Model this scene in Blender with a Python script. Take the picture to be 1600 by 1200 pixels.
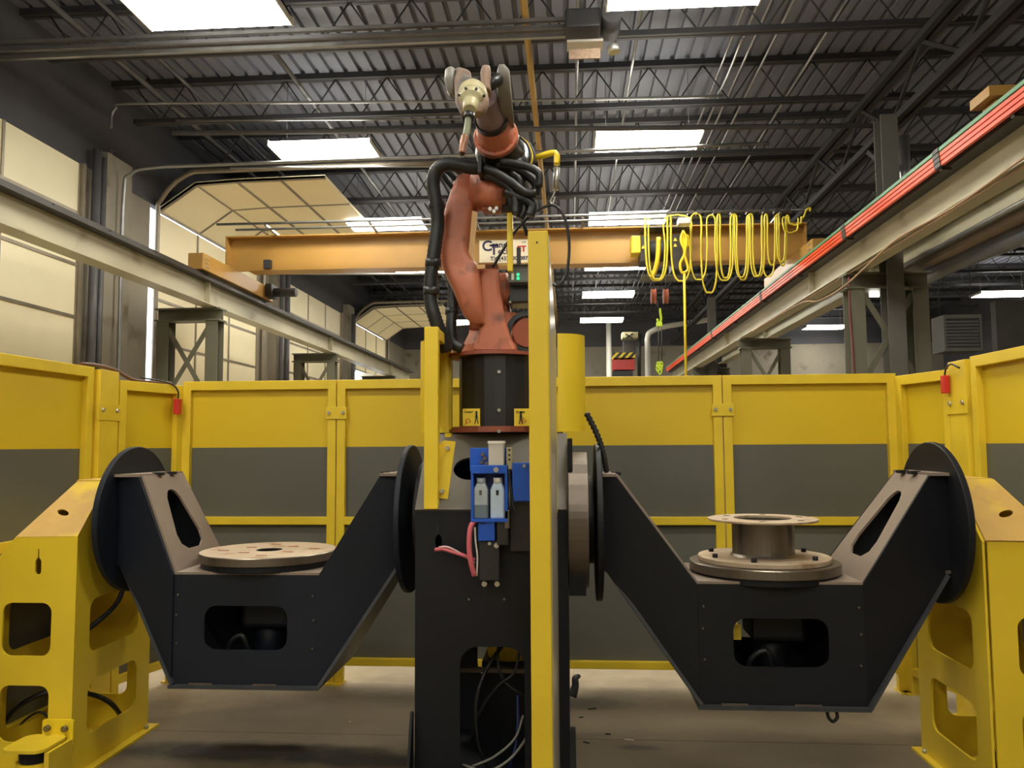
import bpy, bmesh, math, random
from mathutils import Vector, Matrix
from mathutils.geometry import tessellate_polygon
random.seed(7)
C = bpy.context.scene.collection
for o in list(bpy.data.objects): bpy.data.objects.remove(o)
PI = math.pi
V = Vector
# ------------------------------------------------------------------ camera
F, H = 1270.0, 1.65
yaw, pitch, roll = math.atan(F/18000), math.atan(95/F), math.radians(0.34)
fw = V((-math.sin(yaw)*math.cos(pitch), math.cos(yaw)*math.cos(pitch), math.sin(pitch)))
r0 = V((math.cos(yaw), math.sin(yaw), 0)); u0 = r0.cross(fw)
rt = r0*math.cos(roll)-u0*math.sin(roll); up = u0*math.cos(roll)+r0*math.sin(roll)
cam = bpy.data.objects.new('camera', bpy.data.cameras.new('camera')); C.objects.link(cam)
cam.data.sensor_width = 36; cam.data.lens = F/1600*36; cam.data.clip_end = 200
m = Matrix((rt, up, -fw)).transposed().to_4x4(); m.translation = V((0, 0, H)); cam.matrix_world = m
bpy.context.scene.camera = cam
vs = bpy.context.scene.view_settings
vs.view_transform = 'Standard'; vs.look = 'None'; vs.gamma = 1; vs.use_curve_mapping = False
vs.exposure = 1.35
# ------------------------------------------------------------------ daylight outside
w = bpy.data.worlds.new('world'); bpy.context.scene.world = w; w.use_nodes = True
w.node_tree.nodes['Background'].inputs[0].default_value = (0.80, 0.88, 1.0, 1)
w.node_tree.nodes['Background'].inputs[1].default_value = 2.0
LAMP = 15.0                      # strength of every ceiling light diffuser
LAMPCOL = (1.0, 0.955, 0.83, 1)

def at(x, y, Y):                 # the world point seen at (x, y) in the photograph on the plane Y
    d = fw + rt*(x-800)/F - up*(y-600)/F
    return V((0, 0, H)) + d*(Y/d.y)
# ------------------------------------------------------------------ materials
MATS = {}
def mat(name, col, rough=0.5, metal=0.0, var=0.12, scale=3.0, bump=0.0, bscale=60.0, emis=None, spec=None, dirt=None):
    if name in MATS: return MATS[name]
    m = bpy.data.materials.new(name); m.use_nodes = True
    N, L = m.node_tree.nodes, m.node_tree.links; b = N['Principled BSDF']
    col = tuple((c/255/12.92 if c/255 <= .04045 else ((c/255+.055)/1.055)**2.4) for c in col)
    b.inputs['Roughness'].default_value = rough; b.inputs['Metallic'].default_value = metal
    if spec is not None: b.inputs['Specular IOR Level'].default_value = spec
    tc = N.new('ShaderNodeTexCoord')
    n = N.new('ShaderNodeTexNoise'); n.inputs['Scale'].default_value = scale; n.inputs['Detail'].default_value = 5
    L.new(tc.outputs['Object'], n.inputs['Vector'])
    r = N.new('ShaderNodeValToRGB'); r.color_ramp.elements[0].position = .3; r.color_ramp.elements[1].position = .7
    r.color_ramp.elements[0].color = tuple(c*(1-var) for c in col)+(1,)
    r.color_ramp.elements[1].color = tuple(min(1, c*(1+var)) for c in col)+(1,)
    L.new(n.outputs['Fac'], r.inputs['Fac'])
    last = r.outputs['Color']
    if dirt:
        dc, amount, ds = dirt
        n2 = N.new('ShaderNodeTexNoise'); n2.inputs['Scale'].default_value = ds; n2.inputs['Detail'].default_value = 8
        L.new(tc.outputs['Object'], n2.inputs['Vector'])
        r2 = N.new('ShaderNodeValToRGB'); r2.color_ramp.elements[0].position = 1-amount; r2.color_ramp.elements[1].position = min(1, 1.15-amount)
        r2.color_ramp.elements[0].color = (0,0,0,1); r2.color_ramp.elements[1].color = (1,1,1,1)
        L.new(n2.outputs['Fac'], r2.inputs['Fac'])
        mx = N.new('ShaderNodeMixRGB'); mx.inputs['Color2'].default_value = tuple((c/255)**2.2 for c in dc)+(1,)
        L.new(r2.outputs['Color'], mx.inputs['Fac']); L.new(last, mx.inputs['Color1']); last = mx.outputs['Color']
    L.new(last, b.inputs['Base Color'])
    if bump:
        n3 = N.new('ShaderNodeTexNoise'); n3.inputs['Scale'].default_value = bscale; n3.inputs['Detail'].default_value = 4
        L.new(tc.outputs['Object'], n3.inputs['Vector'])
        bp = N.new('ShaderNodeBump'); bp.inputs['Strength'].default_value = bump; bp.inputs['Distance'].default_value = .01
        L.new(n3.outputs['Fac'], bp.inputs['Height']); L.new(bp.outputs['Normal'], b.inputs['Normal'])
    if emis:
        b.inputs['Emission Color'].default_value = emis[0]; b.inputs['Emission Strength'].default_value = emis[1]
    MATS[name] = m
    return m
M_YEL = mat('yellow_paint', (226,195,46), .38, 0, .07, 2.5, .05, 90)
M_YELW = mat('yellow_frame_paint', (224,193,48), .42, 0, .08, 4, .05, 60)
M_YELD = mat('dusty_yellow_slope', (196,158,88), .55, 0, .12, 5, .06, 60, dirt=((222,190,60), .42, 4))
M_YELB = mat('yellow_bright_paint', (236,206,40), .35, 0, .05, 3)
M_YELL = mat('yellow_hose', (225,205,60), .5)
M_BLKL = mat('blue_black_paint', (23,28,38), .5, 0, .2, 2, .06, 50, spec=.3)
M_BLK = mat('black_paint', (21,22,27), .5, 0, .2, 2, .06, 50, spec=.3)
M_BLK2 = mat('black_satin_riser', (38,38,40), .35, 0, .15, 3)
M_RUB = mat('black_rubber', (30,32,34), .4, 0, .2, 12, .2, 120)
M_ORG = mat('robot_orange_paint', (186,110,82), .45, 0, .12, 6, .08, 70, dirt=((128,82,70), .46, 9))
M_ORGD = mat('robot_orange_dirty', (150,80,58), .55, 0, .2, 7)
M_TAN = mat('soot_covered_arm', (150,124,106), .6, 0, .2, 9, .1, 50, dirt=((96,92,88), .50, 7))
M_CRM = mat('cream_casting', (188,180,140), .4, 0, .12, 10)
M_STL = mat('machined_steel', (120,112,102), .33, .85, .15, 8, .05, 200)
M_STLD = mat('dull_steel', (112,102,92), .42, .7, .18, 6)
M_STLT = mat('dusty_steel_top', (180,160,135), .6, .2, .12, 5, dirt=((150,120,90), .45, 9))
M_PLT = mat('lit_taupe_plate', (128,112,98), .6, 0, .12, 3)  # on the black cradles this taupe is overhead light put into the colour
M_GAL = mat('galvanised_conduit', (150,150,150), .35, .7, .15, 6)
M_DCON = mat('dark_painted_conduit', (96,95,98), .5, .1, .15, 6)
M_JST = mat('joist_paint', (50,50,54), .6, 0, .15, 3)
M_DECK = mat('roof_deck_paint', (106,109,121), .6, 0, .10, 1.2)
M_WDRK = mat('dark_wall_paint', (80,80,86), .8, 0, .12, .8)
M_CONC = mat('concrete_wall', (145,138,124), .85, 0, .10, 1.2, .15, 30, dirt=((110,98,84), .42, 2))
M_DOOR = mat('door_panel_cream', (250,240,205), .55, 0, .04, 1.0)
M_ALU = mat('aluminium_strut', (150,140,125), .45, .5, .15, 4)
M_BEAM = mat('runway_cream_paint', (172,166,140), .45, 0, .10, 1.5, dirt=((130,120,98), .38, 2))
M_OLIV = mat('olive_steel_paint', (104,102,86), .6, 0, .12, 2)
M_RAIL = mat('dark_rail_steel', (60,56,54), .5, .4, .2, 4)
M_GIRD = mat('crane_orange_paint', (172,131,64), .38, 0, .08, 1.5)
M_RED = mat('red_plastic', (195,40,35), .4)
M_COND = mat('orange_conductor_cover', (226,76,40), .45, 0, .06, 2)
M_GRN = mat('green_conductor_cover', (92,140,104), .5)
M_GRY = mat('grey_sheet_paint', (98,98,90), .5, 0, .06, 1.5)
M_BLUE = mat('blue_enamel', (25,85,190), .35, 0, .12, 8)
M_WHT = mat('white_enamel', (225,222,212), .45, 0, .05, 4)
M_SILV = mat('silver_box_paint', (205,200,192), .35, .3, .06, 8)
M_BTL = mat('translucent_bottle', (170,180,185), .3, 0, .06, 15)
M_BTLW = mat('milky_bottle', (185,205,222), .3, 0, .05, 15)
M_LIQ = mat('bottle_liquid', (105,120,128), .3)
M_PINK = mat('pink_hose', (205,100,110), .45)
M_INK = mat('black_print', (20,20,24), .6)
M_NAVY = mat('navy_print', (40,36,78), .6)
M_REDP = mat('red_print', (190,40,30), .6)
M_SIGN = mat('white_sign_board', (232,222,196), .5)
M_STK = mat('yellow_sticker', (228,200,50), .5)
M_LENS = mat('lamp_diffuser', (255,250,230), .5, 0, 0, 1, emis=(LAMPCOL, LAMP))
M_LED = mat('green_lamp', (30,120,70), .4, emis=((.05,.6,.25,1), .6))
M_BOXG = mat('box_grey_paint', (92,92,86), .45)
M_SHIRT = mat('lime_strap', (190,215,50), .5)
M_CHROME = mat('bright_bolt_steel', (190,188,180), .3, .8, .1, 10)
M_ROPE = mat('brass_coloured_pipe', (170,135,72), .5, .2)
# two-tone sheet of the fence: yellow enamel above the 1.64 m line, grey below
def two_tone():
    m = bpy.data.materials.new('two_tone_sheet'); m.use_nodes = True
    N, L = m.node_tree.nodes, m.node_tree.links; b = N['Principled BSDF']; b.inputs['Roughness'].default_value = .42
    g = N.new('ShaderNodeNewGeometry'); s = N.new('ShaderNodeSeparateXYZ'); L.new(g.outputs['Position'], s.inputs[0])
    c = N.new('ShaderNodeMath'); c.operation = 'GREATER_THAN'; c.inputs[1].default_value = 1.642; L.new(s.outputs['Z'], c.inputs[0])
    n = N.new('ShaderNodeTexNoise'); n.inputs['Scale'].default_value = 1.2; L.new(g.outputs['Position'], n.inputs['Vector'])
    mx = N.new('ShaderNodeMixRGB'); mx.inputs['Color1'].default_value = (.120,.120,.100,1); mx.inputs['Color2'].default_value = (.76,.53,.018,1)
    L.new(c.outputs[0], mx.inputs['Fac'])
    m2 = N.new('ShaderNodeMixRGB'); m2.blend_type = 'MULTIPLY'; m2.inputs['Fac'].default_value = .25
    L.new(mx.outputs[0], m2.inputs['Color1']); L.new(n.outputs['Fac'], m2.inputs['Color2']); L.new(m2.outputs[0], b.inputs['Base Color'])
    return m
M_TWO = two_tone()
def floor_mat():
    m = bpy.data.materials.new('concrete_floor'); m.use_nodes = True
    N, L = m.node_tree.nodes, m.node_tree.links; b = N['Principled BSDF']
    g = N.new('ShaderNodeNewGeometry')
    n = N.new('ShaderNodeTexNoise'); n.inputs['Scale'].default_value = 1.1; n.inputs['Detail'].default_value = 9; n.inputs['Roughness'].default_value = .62
    L.new(g.outputs['Position'], n.inputs['Vector'])
    r = N.new('ShaderNodeValToRGB'); r.color_ramp.elements[0].position = .32; r.color_ramp.elements[1].position = .68
    r.color_ramp.elements[0].color = (.30,.235,.145,1); r.color_ramp.elements[1].color = (.50,.40,.26,1)
    L.new(n.outputs['Fac'], r.inputs['Fac']); last = r.outputs['Color']
    # darker elliptical patches with uneven edges: (centre x, y, half sizes)
    n2 = N.new('ShaderNodeTexNoise'); n2.inputs['Scale'].default_value = 7; n2.inputs['Detail'].default_value = 6
    L.new(g.outputs['Position'], n2.inputs['Vector'])
    for cx, cy, sx, sy, st in ((-.3, 3.2, 4.2, 2.85, .74), (-1.75, 4.42, 1.0, .17, .95), (-1.05, 4.34, .55, .12, .85), (-.1, 5.35, .5, .16, .6), (1.2, 4.6, .6, .25, .22), (0.35, 4.6, .12, .05, .6)):  # the widest one darkens the cell floor up to the fence
        sub = N.new('ShaderNodeVectorMath'); sub.operation = 'SUBTRACT'; sub.inputs[1].default_value = (cx, cy, 0); L.new(g.outputs['Position'], sub.inputs[0])
        mul = N.new('ShaderNodeVectorMath'); mul.operation = 'MULTIPLY'; mul.inputs[1].default_value = (1/sx, 1/sy, 0); L.new(sub.outputs[0], mul.inputs[0])
        ln = N.new('ShaderNodeVectorMath'); ln.operation = 'LENGTH'; L.new(mul.outputs[0], ln.inputs[0])
        ad = N.new('ShaderNodeMath'); ad.operation = 'ADD'; L.new(ln.outputs['Value'], ad.inputs[0])
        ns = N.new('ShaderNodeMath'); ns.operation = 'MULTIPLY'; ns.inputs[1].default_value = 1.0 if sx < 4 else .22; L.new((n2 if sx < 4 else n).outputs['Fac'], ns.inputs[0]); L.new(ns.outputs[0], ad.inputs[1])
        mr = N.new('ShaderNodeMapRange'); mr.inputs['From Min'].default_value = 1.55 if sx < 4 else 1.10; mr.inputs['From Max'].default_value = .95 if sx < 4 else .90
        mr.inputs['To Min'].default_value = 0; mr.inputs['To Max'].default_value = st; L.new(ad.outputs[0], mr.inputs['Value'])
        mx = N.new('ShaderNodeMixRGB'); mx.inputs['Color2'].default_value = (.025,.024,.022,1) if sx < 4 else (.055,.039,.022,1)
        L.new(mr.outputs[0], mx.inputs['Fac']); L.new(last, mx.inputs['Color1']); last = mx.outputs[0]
    L.new(last, b.inputs['Base Color']); b.inputs['Roughness'].default_value = .75
    bp = N.new('ShaderNodeBump'); bp.inputs['Strength'].default_value = .12; L.new(n2.outputs['Fac'], bp.inputs['Height']); L.new(bp.outputs[0], b.inputs['Normal'])
    return m
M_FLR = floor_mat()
def hazard():
    m = bpy.data.materials.new('hazard_stripes'); m.use_nodes = True
    N, L = m.node_tree.nodes, m.node_tree.links; b = N['Principled BSDF']
    g = N.new('ShaderNodeNewGeometry'); s = N.new('ShaderNodeSeparateXYZ'); L.new(g.outputs['Position'], s.inputs[0])
    a = N.new('ShaderNodeMath'); a.operation = 'SUBTRACT'; L.new(s.outputs['X'], a.inputs[0]); L.new(s.outputs['Z'], a.inputs[1])
    d = N.new('ShaderNodeMath'); d.operation = 'PINGPONG'; d.inputs[1].default_value = .1; L.new(a.outputs[0], d.inputs[0])
    c = N.new('ShaderNodeMath'); c.operation = 'GREATER_THAN'; c.inputs[1].default_value = .05; L.new(d.outputs[0], c.inputs[0])
    mx = N.new('ShaderNodeMixRGB'); mx.inputs['Color1'].default_value = (.01,.01,.01,1); mx.inputs['Color2'].default_value = (.8,.62,.03,1)
    L.new(c.outputs[0], mx.inputs['Fac']); L.new(mx.outputs[0], b.inputs['Base Color'])
    return m
M_HAZ = hazard()
# ------------------------------------------------------------------ mesh helpers
def box(bm, a, b, bev=0.0):
    """axis-aligned box between corners a and b"""
    a, b = V(a), V(b)
    lo = V([min(a[i], b[i]) for i in range(3)]); hi = V([max(a[i], b[i]) for i in range(3)])
    r = bmesh.ops.create_cube(bm, size=1)
    for v in r['verts']: v.co = V([(lo[i]+hi[i])/2 + v.co[i]*(hi[i]-lo[i]) for i in range(3)])
    if bev:
        es = list({e for v in r['verts'] for e in v.link_edges})
        bmesh.ops.bevel(bm, geom=es, offset=bev, segments=2, affect='EDGES', profile=.6)
    return bm
def frame_of(d):
    d = d.normalized(); a = V((0,0,1)) if abs(d.z) < .9 else V((0,1,0))
    x = a.cross(d).normalized(); return x, d.cross(x).normalized(), d
def bar(bm, p, q, w, h=None):
    """rectangular bar from p to q; w is horizontal width, h the other"""
    p, q = V(p), V(q); h = h or w; x, y, d = frame_of(q-p)
    vs_ = [bm.verts.new(c + x*sx*w/2 + y*sy*h/2) for c in (p, q) for sx, sy in ((-1,-1),(1,-1),(1,1),(-1,1))]
    for f in ((3,2,1,0),(4,5,6,7),(0,1,5,4),(1,2,6,5),(2,3,7,6),(3,0,4,7)): bm.faces.new([vs_[i] for i in f])
    return bm
def cyl(bm, p, q, r, r2=None, n=20, cap=True):
    p, q = V(p), V(q); r2 = r if r2 is None else r2; x, y, d = frame_of(q-p)
    A = [bm.verts.new(p + (x*math.cos(2*PI*i/n)+y*math.sin(2*PI*i/n))*r) for i in range(n)]
    B = [bm.verts.new(q + (x*math.cos(2*PI*i/n)+y*math.sin(2*PI*i/n))*r2) for i in range(n)]
    for i in range(n):
        f = bm.faces.new((A[i], A[(i+1)%n], B[(i+1)%n], B[i])); f.smooth = True
    if cap: bm.faces.new(A[::-1]); bm.faces.new(B)
    return bm
def lathe(bm, c, axis, prof, n=40):
    """prof: (radius, height along axis) list from c"""
    c = V(c); x, y, d = frame_of(V(axis)); rings = []
    for r, h in prof:
        rings.append([bm.verts.new(c + d*h + (x*math.cos(2*PI*i/n)+y*math.sin(2*PI*i/n))*max(r, 1e-4)) for i in range(n)])
    for A, B in zip(rings, rings[1:]):
        for i in range(n): bm.faces.new((A[i], A[(i+1)%n], B[(i+1)%n], B[i]))
    return bm
def smooth(pts, k=6):
    pts = [V(p) for p in pts]; out = []
    P = [pts[0]*2-pts[1]] + pts + [pts[-1]*2-pts[-2]]
    for i in range(1, len(P)-2):
        a, b, c, d = P[i-1:i+3]
        for j in range(k):
            t = j/k
            out.append(.5*((2*b)+(c-a)*t+(2*a-5*b+4*c-d)*t*t+(3*b-a-3*c+d)*t**3))
    out.append(pts[-1]); return out
def tube(bm, pts, r, n=8, k=6, rough=False):
    """swept round tube along smoothed points; r a number or a list per control point"""
    cp = [V(p) for p in pts]
    P = smooth(cp, k) if k > 1 else cp
    if isinstance(r, (list, tuple)):
        R = []
        for i in range(len(cp)-1):
            for j in range(max(k, 1)): R.append(r[i]+(r[i+1]-r[i])*j/max(k, 1))
        R.append(r[-1])
    else: R = [r]*len(P)
    x = None; rings = []
    for i, p in enumerate(P):
        d = (P[min(i+1, len(P)-1)]-P[max(i-1, 0)]).normalized()
        if x is None: x = frame_of(d)[0]
        x = (x - d*x.dot(d)).normalized(); y = d.cross(x)
        rr = R[i]*((1.08 if R[i] > .02 else 1.5) if rough and i % 2 else 1)
        rings.append([bm.verts.new(p+(x*math.cos(2*PI*j/n)+y*math.sin(2*PI*j/n))*rr) for j in range(n)])
    for A, B in zip(rings, rings[1:]):
        for j in range(n):
            f = bm.faces.new((A[j], A[(j+1)%n], B[(j+1)%n], B[j])); f.smooth = True
    bm.faces.new(rings[0][::-1]); bm.faces.new(rings[-1])
    return bm
def rrect(x0, y0, x1, y1, r, n=5):
    pts = []
    for cx, cy, a in ((x1-r, y1-r, 0), (x0+r, y1-r, 90), (x0+r, y0+r, 180), (x1-r, y0+r, 270)):
        for i in range(n+1):
            t = math.radians(a+90*i/n); pts.append((cx+r*math.cos(t), cy+r*math.sin(t)))
    return pts
def circ(cx, cy, rx, ry=None, n=20):
    ry = ry or rx; return [(cx+rx*math.cos(2*PI*i/n), cy+ry*math.sin(2*PI*i/n)) for i in range(n)]
def plate(bm, outline, holes, O, U, W, t):
    """flat plate with holes: outline in (u, w) coordinates on origin O with axes U, W; thickness t along U x W"""
    O, U, W = V(O), V(U), V(W); Nn = U.cross(W).normalized()*t
    loops = [outline]+list(holes)
    flat = [p for l in loops for p in l]
    tris = tessellate_polygon([[V((p[0], p[1], 0)) for p in l] for l in loops])
    A = [bm.verts.new(O+U*p[0]+W*p[1]) for p in flat]; B = [bm.verts.new(O+U*p[0]+W*p[1]+Nn) for p in flat]
    for tr in tris:
        try: bm.faces.new([A[i] for i in tr]); bm.faces.new([B[i] for i in tr][::-1])
        except ValueError: pass
    k = 0
    for l in loops:
        n = len(l)
        for i in range(n):
            a, b = k+i, k+(i+1) % n
            bm.faces.new((A[a], A[b], B[b], B[a]))
        k += n
    return bm
def quadplate(bm, pts, t, holes=()):
    """plate through 3D corner points (planar), holes given as 3D point lists, thickened by t along its normal"""
    pts = [V(p) for p in pts]; O = pts[0]; U = (pts[1]-O).normalized(); Nn = U.cross(pts[2]-O).normalized(); W = Nn.cross(U)
    f = lambda p: ((V(p)-O).dot(U), (V(p)-O).dot(W))
    return plate(bm, [f(p) for p in pts], [[f(p) for p in h] for h in holes], O, U, W, t)
def nb(): return bmesh.new()
def wloc(o):
    p = V((0,0,0))
    while o is not None: p = p+o.location; o = o.parent
    return p
def obj(name, bm, m, parent=None, label=None, kind=None, bev=0, local=False):
    """links the bmesh as one mesh object; vertices are given in world space unless local"""
    bmesh.ops.recalc_face_normals(bm, faces=bm.faces)
    if parent is not None and not local: bm.transform(Matrix.Translation(-wloc(parent)))
    me = bpy.data.meshes.new(name); bm.to_mesh(me); bm.free()
    for mm in (m if isinstance(m, (list, tuple)) else [m]): me.materials.append(mm)
    o = bpy.data.objects.new(name, me); C.objects.link(o); o.parent = parent
    if label: o['label'] = label
    if kind: o['kind'] = kind
    if bev:
        md = o.modifiers.new('bevel', 'BEVEL'); md.width = bev; md.segments = 2; md.limit_method = 'ANGLE'
    return o
def thing(name, label, cat, loc=(0,0,0), group=None, rz=0):
    o = bpy.data.objects.new(name, None); C.objects.link(o); o.location = loc; o.rotation_euler.z = rz
    o.empty_display_size = .1
    o['label'] = label; o['category'] = cat
    if group: o['group'] = group
    return o
def tag(o, label, cat, group=None, kind=None):
    o['label'] = label; o['category'] = cat
    if group: o['group'] = group
    if kind: o['kind'] = kind
    return o
def recenter(o):
    """put the origin of a single-mesh thing at the base of its mesh"""
    vs_ = [v.co for v in o.data.vertices]
    c = V((sum(v.x for v in vs_)/len(vs_), sum(v.y for v in vs_)/len(vs_), min(v.z for v in vs_)))
    o.data.transform(Matrix.Translation(-c)); o.location = c; return o
def single(name, bm, m, label, cat, group=None, bev=0): return tag(recenter(obj(name, bm, m, bev=bev)), label, cat, group)
def struct(name, bm, m, parent=None):
    return obj(name, bm, m, parent, kind='structure' if parent is None else None)
def reuse(name, me, parent, loc, rot=(0,0,0)):
    o = bpy.data.objects.new(name, me); C.objects.link(o); o.parent = parent; o.location = loc; o.rotation_euler = rot; return o
def bolt(bm, p, d, r=.012, h=.012):
    p, d = V(p), V(d).normalized(); cyl(bm, p-d*.004, p+d*h, r, n=8); return bm

def bolts(lst, d, r, h, m, parent, name='bolt', local=False):
    d = V(d); me = None
    base = V((0,0,0)) if local else wloc(parent)
    for p in lst:
        if me is None:
            b = nb(); bolt(b, (0,0,0), d, r, h); bmesh.ops.recalc_face_normals(b, faces=b.faces)
            me = bpy.data.meshes.new(name); b.to_mesh(me); b.free(); me.materials.append(m)
        reuse(name, me, parent, V(p)-base)
# ================================================================== THE BUILDING
XL, XR, YB, YF, ZD = -5.70, 12.5, 28.0, -9.5, 6.24
# floor: cast slabs with saw-cut joints
fl = struct('floor', box(nb(), (XL-4, YF, -.25), (XR, YB, -.012)), M_WDRK)
xs = [XL-4, -3.4, -.55, 2.9, 7.5, XR]; ys = [YF, -4.5, 0.2, 4.72, 9.4, 14, 19, 24, YB]
for i in range(len(xs)-1):
    for j in range(len(ys)-1):
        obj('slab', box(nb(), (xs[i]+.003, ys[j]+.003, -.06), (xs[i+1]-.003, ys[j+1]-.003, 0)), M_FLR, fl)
# ceiling: ribbed steel deck
bm = nb(); x = XL-.2; prof = []
while x < XR:
    prof += [(x, ZD), (x+.118, ZD), (x+.128, ZD+.05), (x+.168, ZD+.05)]; x += .18
A = [[bm.verts.new((px, Y, pz)) for px, pz in prof] for Y in (YF, YB)]
for i in range(len(prof)-1): bm.faces.new((A[0][i], A[0][i+1], A[1][i+1], A[1][i]))
box(bm, (XL-.2, YF, ZD+.08), (XR, YB, ZD+.16))
struct('ceiling', bm, M_DECK)
# walls
DOORS = [(5.0, 9.0), (10.55, 14.45), (16.0, 19.9), (20.9, 24.9)]; ZL = 4.98
bm = nb(); prev = YF
for a, b in DOORS: box(bm, (XL-.10, prev, 0), (XL, a, ZL)); prev = b
box(bm, (XL-.10, prev, 0), (XL, YB, ZL)); struct('wall_left', bm, M_CONC)
struct('wall_left', box(nb(), (XL-.10, YF, ZL), (XL, YB, ZD+.1)), M_WDRK)
struct('wall_back', box(nb(), (XL-.25, YB, 0), (XR, YB+.2, 5.0)), M_CONC)
struct('wall_back', box(nb(), (XL-.25, YB-.02, 5.0), (XR, YB+.2, ZD+.1)), M_WDRK)
struct('wall_right', box(nb(), (XR, YF, 0), (XR+.2, YB, ZD+.1)), M_WDRK)
struct('wall_front', box(nb(), (XL-.25, YF-.2, 0), (XR, YF, ZD+.1)), M_CONC)
# ground outside the doors
struct('trim_1', box(nb(), (XL-9, 4, -.3), (XL-4, YB, -.02)), M_CONC)
# dark bulkhead boxes / pilaster ribs on the left wall and the low partition of the right bay
bm = nb()
for a in (9.55, 15.3, 20.35): box(bm, (XL, a-.28, 0), (XL+.14, a+.28, ZL+.25))
struct('trim_2', bm, M_CONC)
struct('wall_partition', box(nb(), (5.2, 17.6, 0), (XR, 17.8, 3.0)), M_WDRK)
# sectional overhead doors
STR = (1.30, .05)
def door(k, y0, y1, raised, bottom):
    r = thing('door_%d' % k, '', 'door', (XL, (y0+y1)/2, 0)); del r['label']; del r['category']; r['kind'] = 'structure'
    x = XL-.05; W = y1-y0; sec = .61
    ya_ = y0+(.18 if raised else 0)
    def section(p, q, th=.045):
        """one section from edge line p to q (points in the XZ plane), spanning the opening"""
        p, q = V((p[0], 0, p[1])), V((q[0], 0, q[1])); d = (q-p); n_ = V((d.z, 0, -d.x)).normalized()
        bm = nb(); O = p+d*.012/1; P2 = q-d*.012
        quadplate(bm, [O+V((0,ya_+.02,0)), O+V((0,y1-.02,0)), P2+V((0,y1-.02,0)), P2+V((0,ya_+.02,0))], th)
        s = obj('door_section', bm, M_DOOR, r)
        inn = n_*.03 if n_.x > 0 or n_.z < 0 else -n_*.03
        b2 = nb(); nst = 3
        for i in range(nst+1):
            yy = ya_+.05+(W-.28 if raised else W-.1)*i/nst
            bar(b2, O+V((0,yy,0))+inn, P2+V((0,yy,0))+inn, .06, .035)
        bar(b2, O+V((0,ya_+.02,0))+inn*1.2, O+V((0,y1-.02,0))+inn*1.2, .045, .035)
        obj('strut', b2, M_ALU, s)
    z = ZL-(.07 if raised else 0)
    while z-sec > bottom: section((x, z-sec), (x, z)); z -= sec
    if raised:
        pts = [(x+.04, ZL-.02), (-5.17, 5.33), (-4.58, 5.36), (-3.96, 5.37), (-3.32, 5.38)]
        for a, b in zip(pts, pts[1:]): section(a, b)
        for yy, xe in ((y0+.02, -1.65), (y1+.03, -3.0)):
            b2 = tube(nb(), [(x+.10, yy+.1, bottom), (x+.10, yy+.1, 4.7), (x+.16, yy+.05, 5.05), (-5.2, yy, 5.38), (-4.6, yy, 5.42), (xe, yy, 5.44)], .036, n=6, k=3)
            obj('track', b2, M_ALU, r)
    else:
        for yy in (y0+.02, y1-.02): obj('track', bar(nb(), (x+.07, yy, 0), (x+.07, yy, ZL), .05), M_ALU, r)
door(1, *DOORS[0], False, -.1); door(2, *DOORS[1], True, 2.2); door(3, *DOORS[2], False, -.1); door(4, *DOORS[3], True, 3.6)
# bundles of vertical conduits beside the doors
CG = 'vertical conduits on the left wall pier'
for i, (yy, rr, zt, mm, lb) in enumerate(((9.12, .05, 5.2, M_DCON, 'thick dark vertical pipe beside the near door edge'), (9.26, .035, 5.15, M_DCON, 'second dark vertical pipe beside the near door'),
        (9.38, .03, 5.3, M_GAL, 'grey vertical conduit in the middle of the wall bundle'), (9.52, .04, 5.1, M_DCON, 'dark vertical pipe just left of the bright conduit'))):
    single('vertical_pipe', cyl(nb(), (XL+.1, yy, 0), (XL+.1, yy, zt), rr, n=10), mm, lb, 'pipe', CG)
single('vertical_pipe', tube(nb(), [(XL+.22, 9.5, .0), (XL+.22, 9.5, 3), (XL+.22, 9.5, 4.75), (XL+.3, 9.5, 5.02), (-5.1, 9.5, 5.1), (-4, 9.52, 5.12), (2.4, 9.6, 5.2)], .022, k=5), M_GAL,
       'bright conduit rising beside the wall pier and bending along under the roof', 'conduit')
for yy, lb in ((15.1, 'third pier'), (15.4, 'third pier, further pipe'), (20.25, 'far pier')):
    single('vertical_pipe', cyl(nb(), (XL+.22, yy, 0), (XL+.22, yy, 5), .05, n=10), M_DCON, 'dark vertical pipe on the '+lb+' of the left wall', 'pipe', CG)

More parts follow.
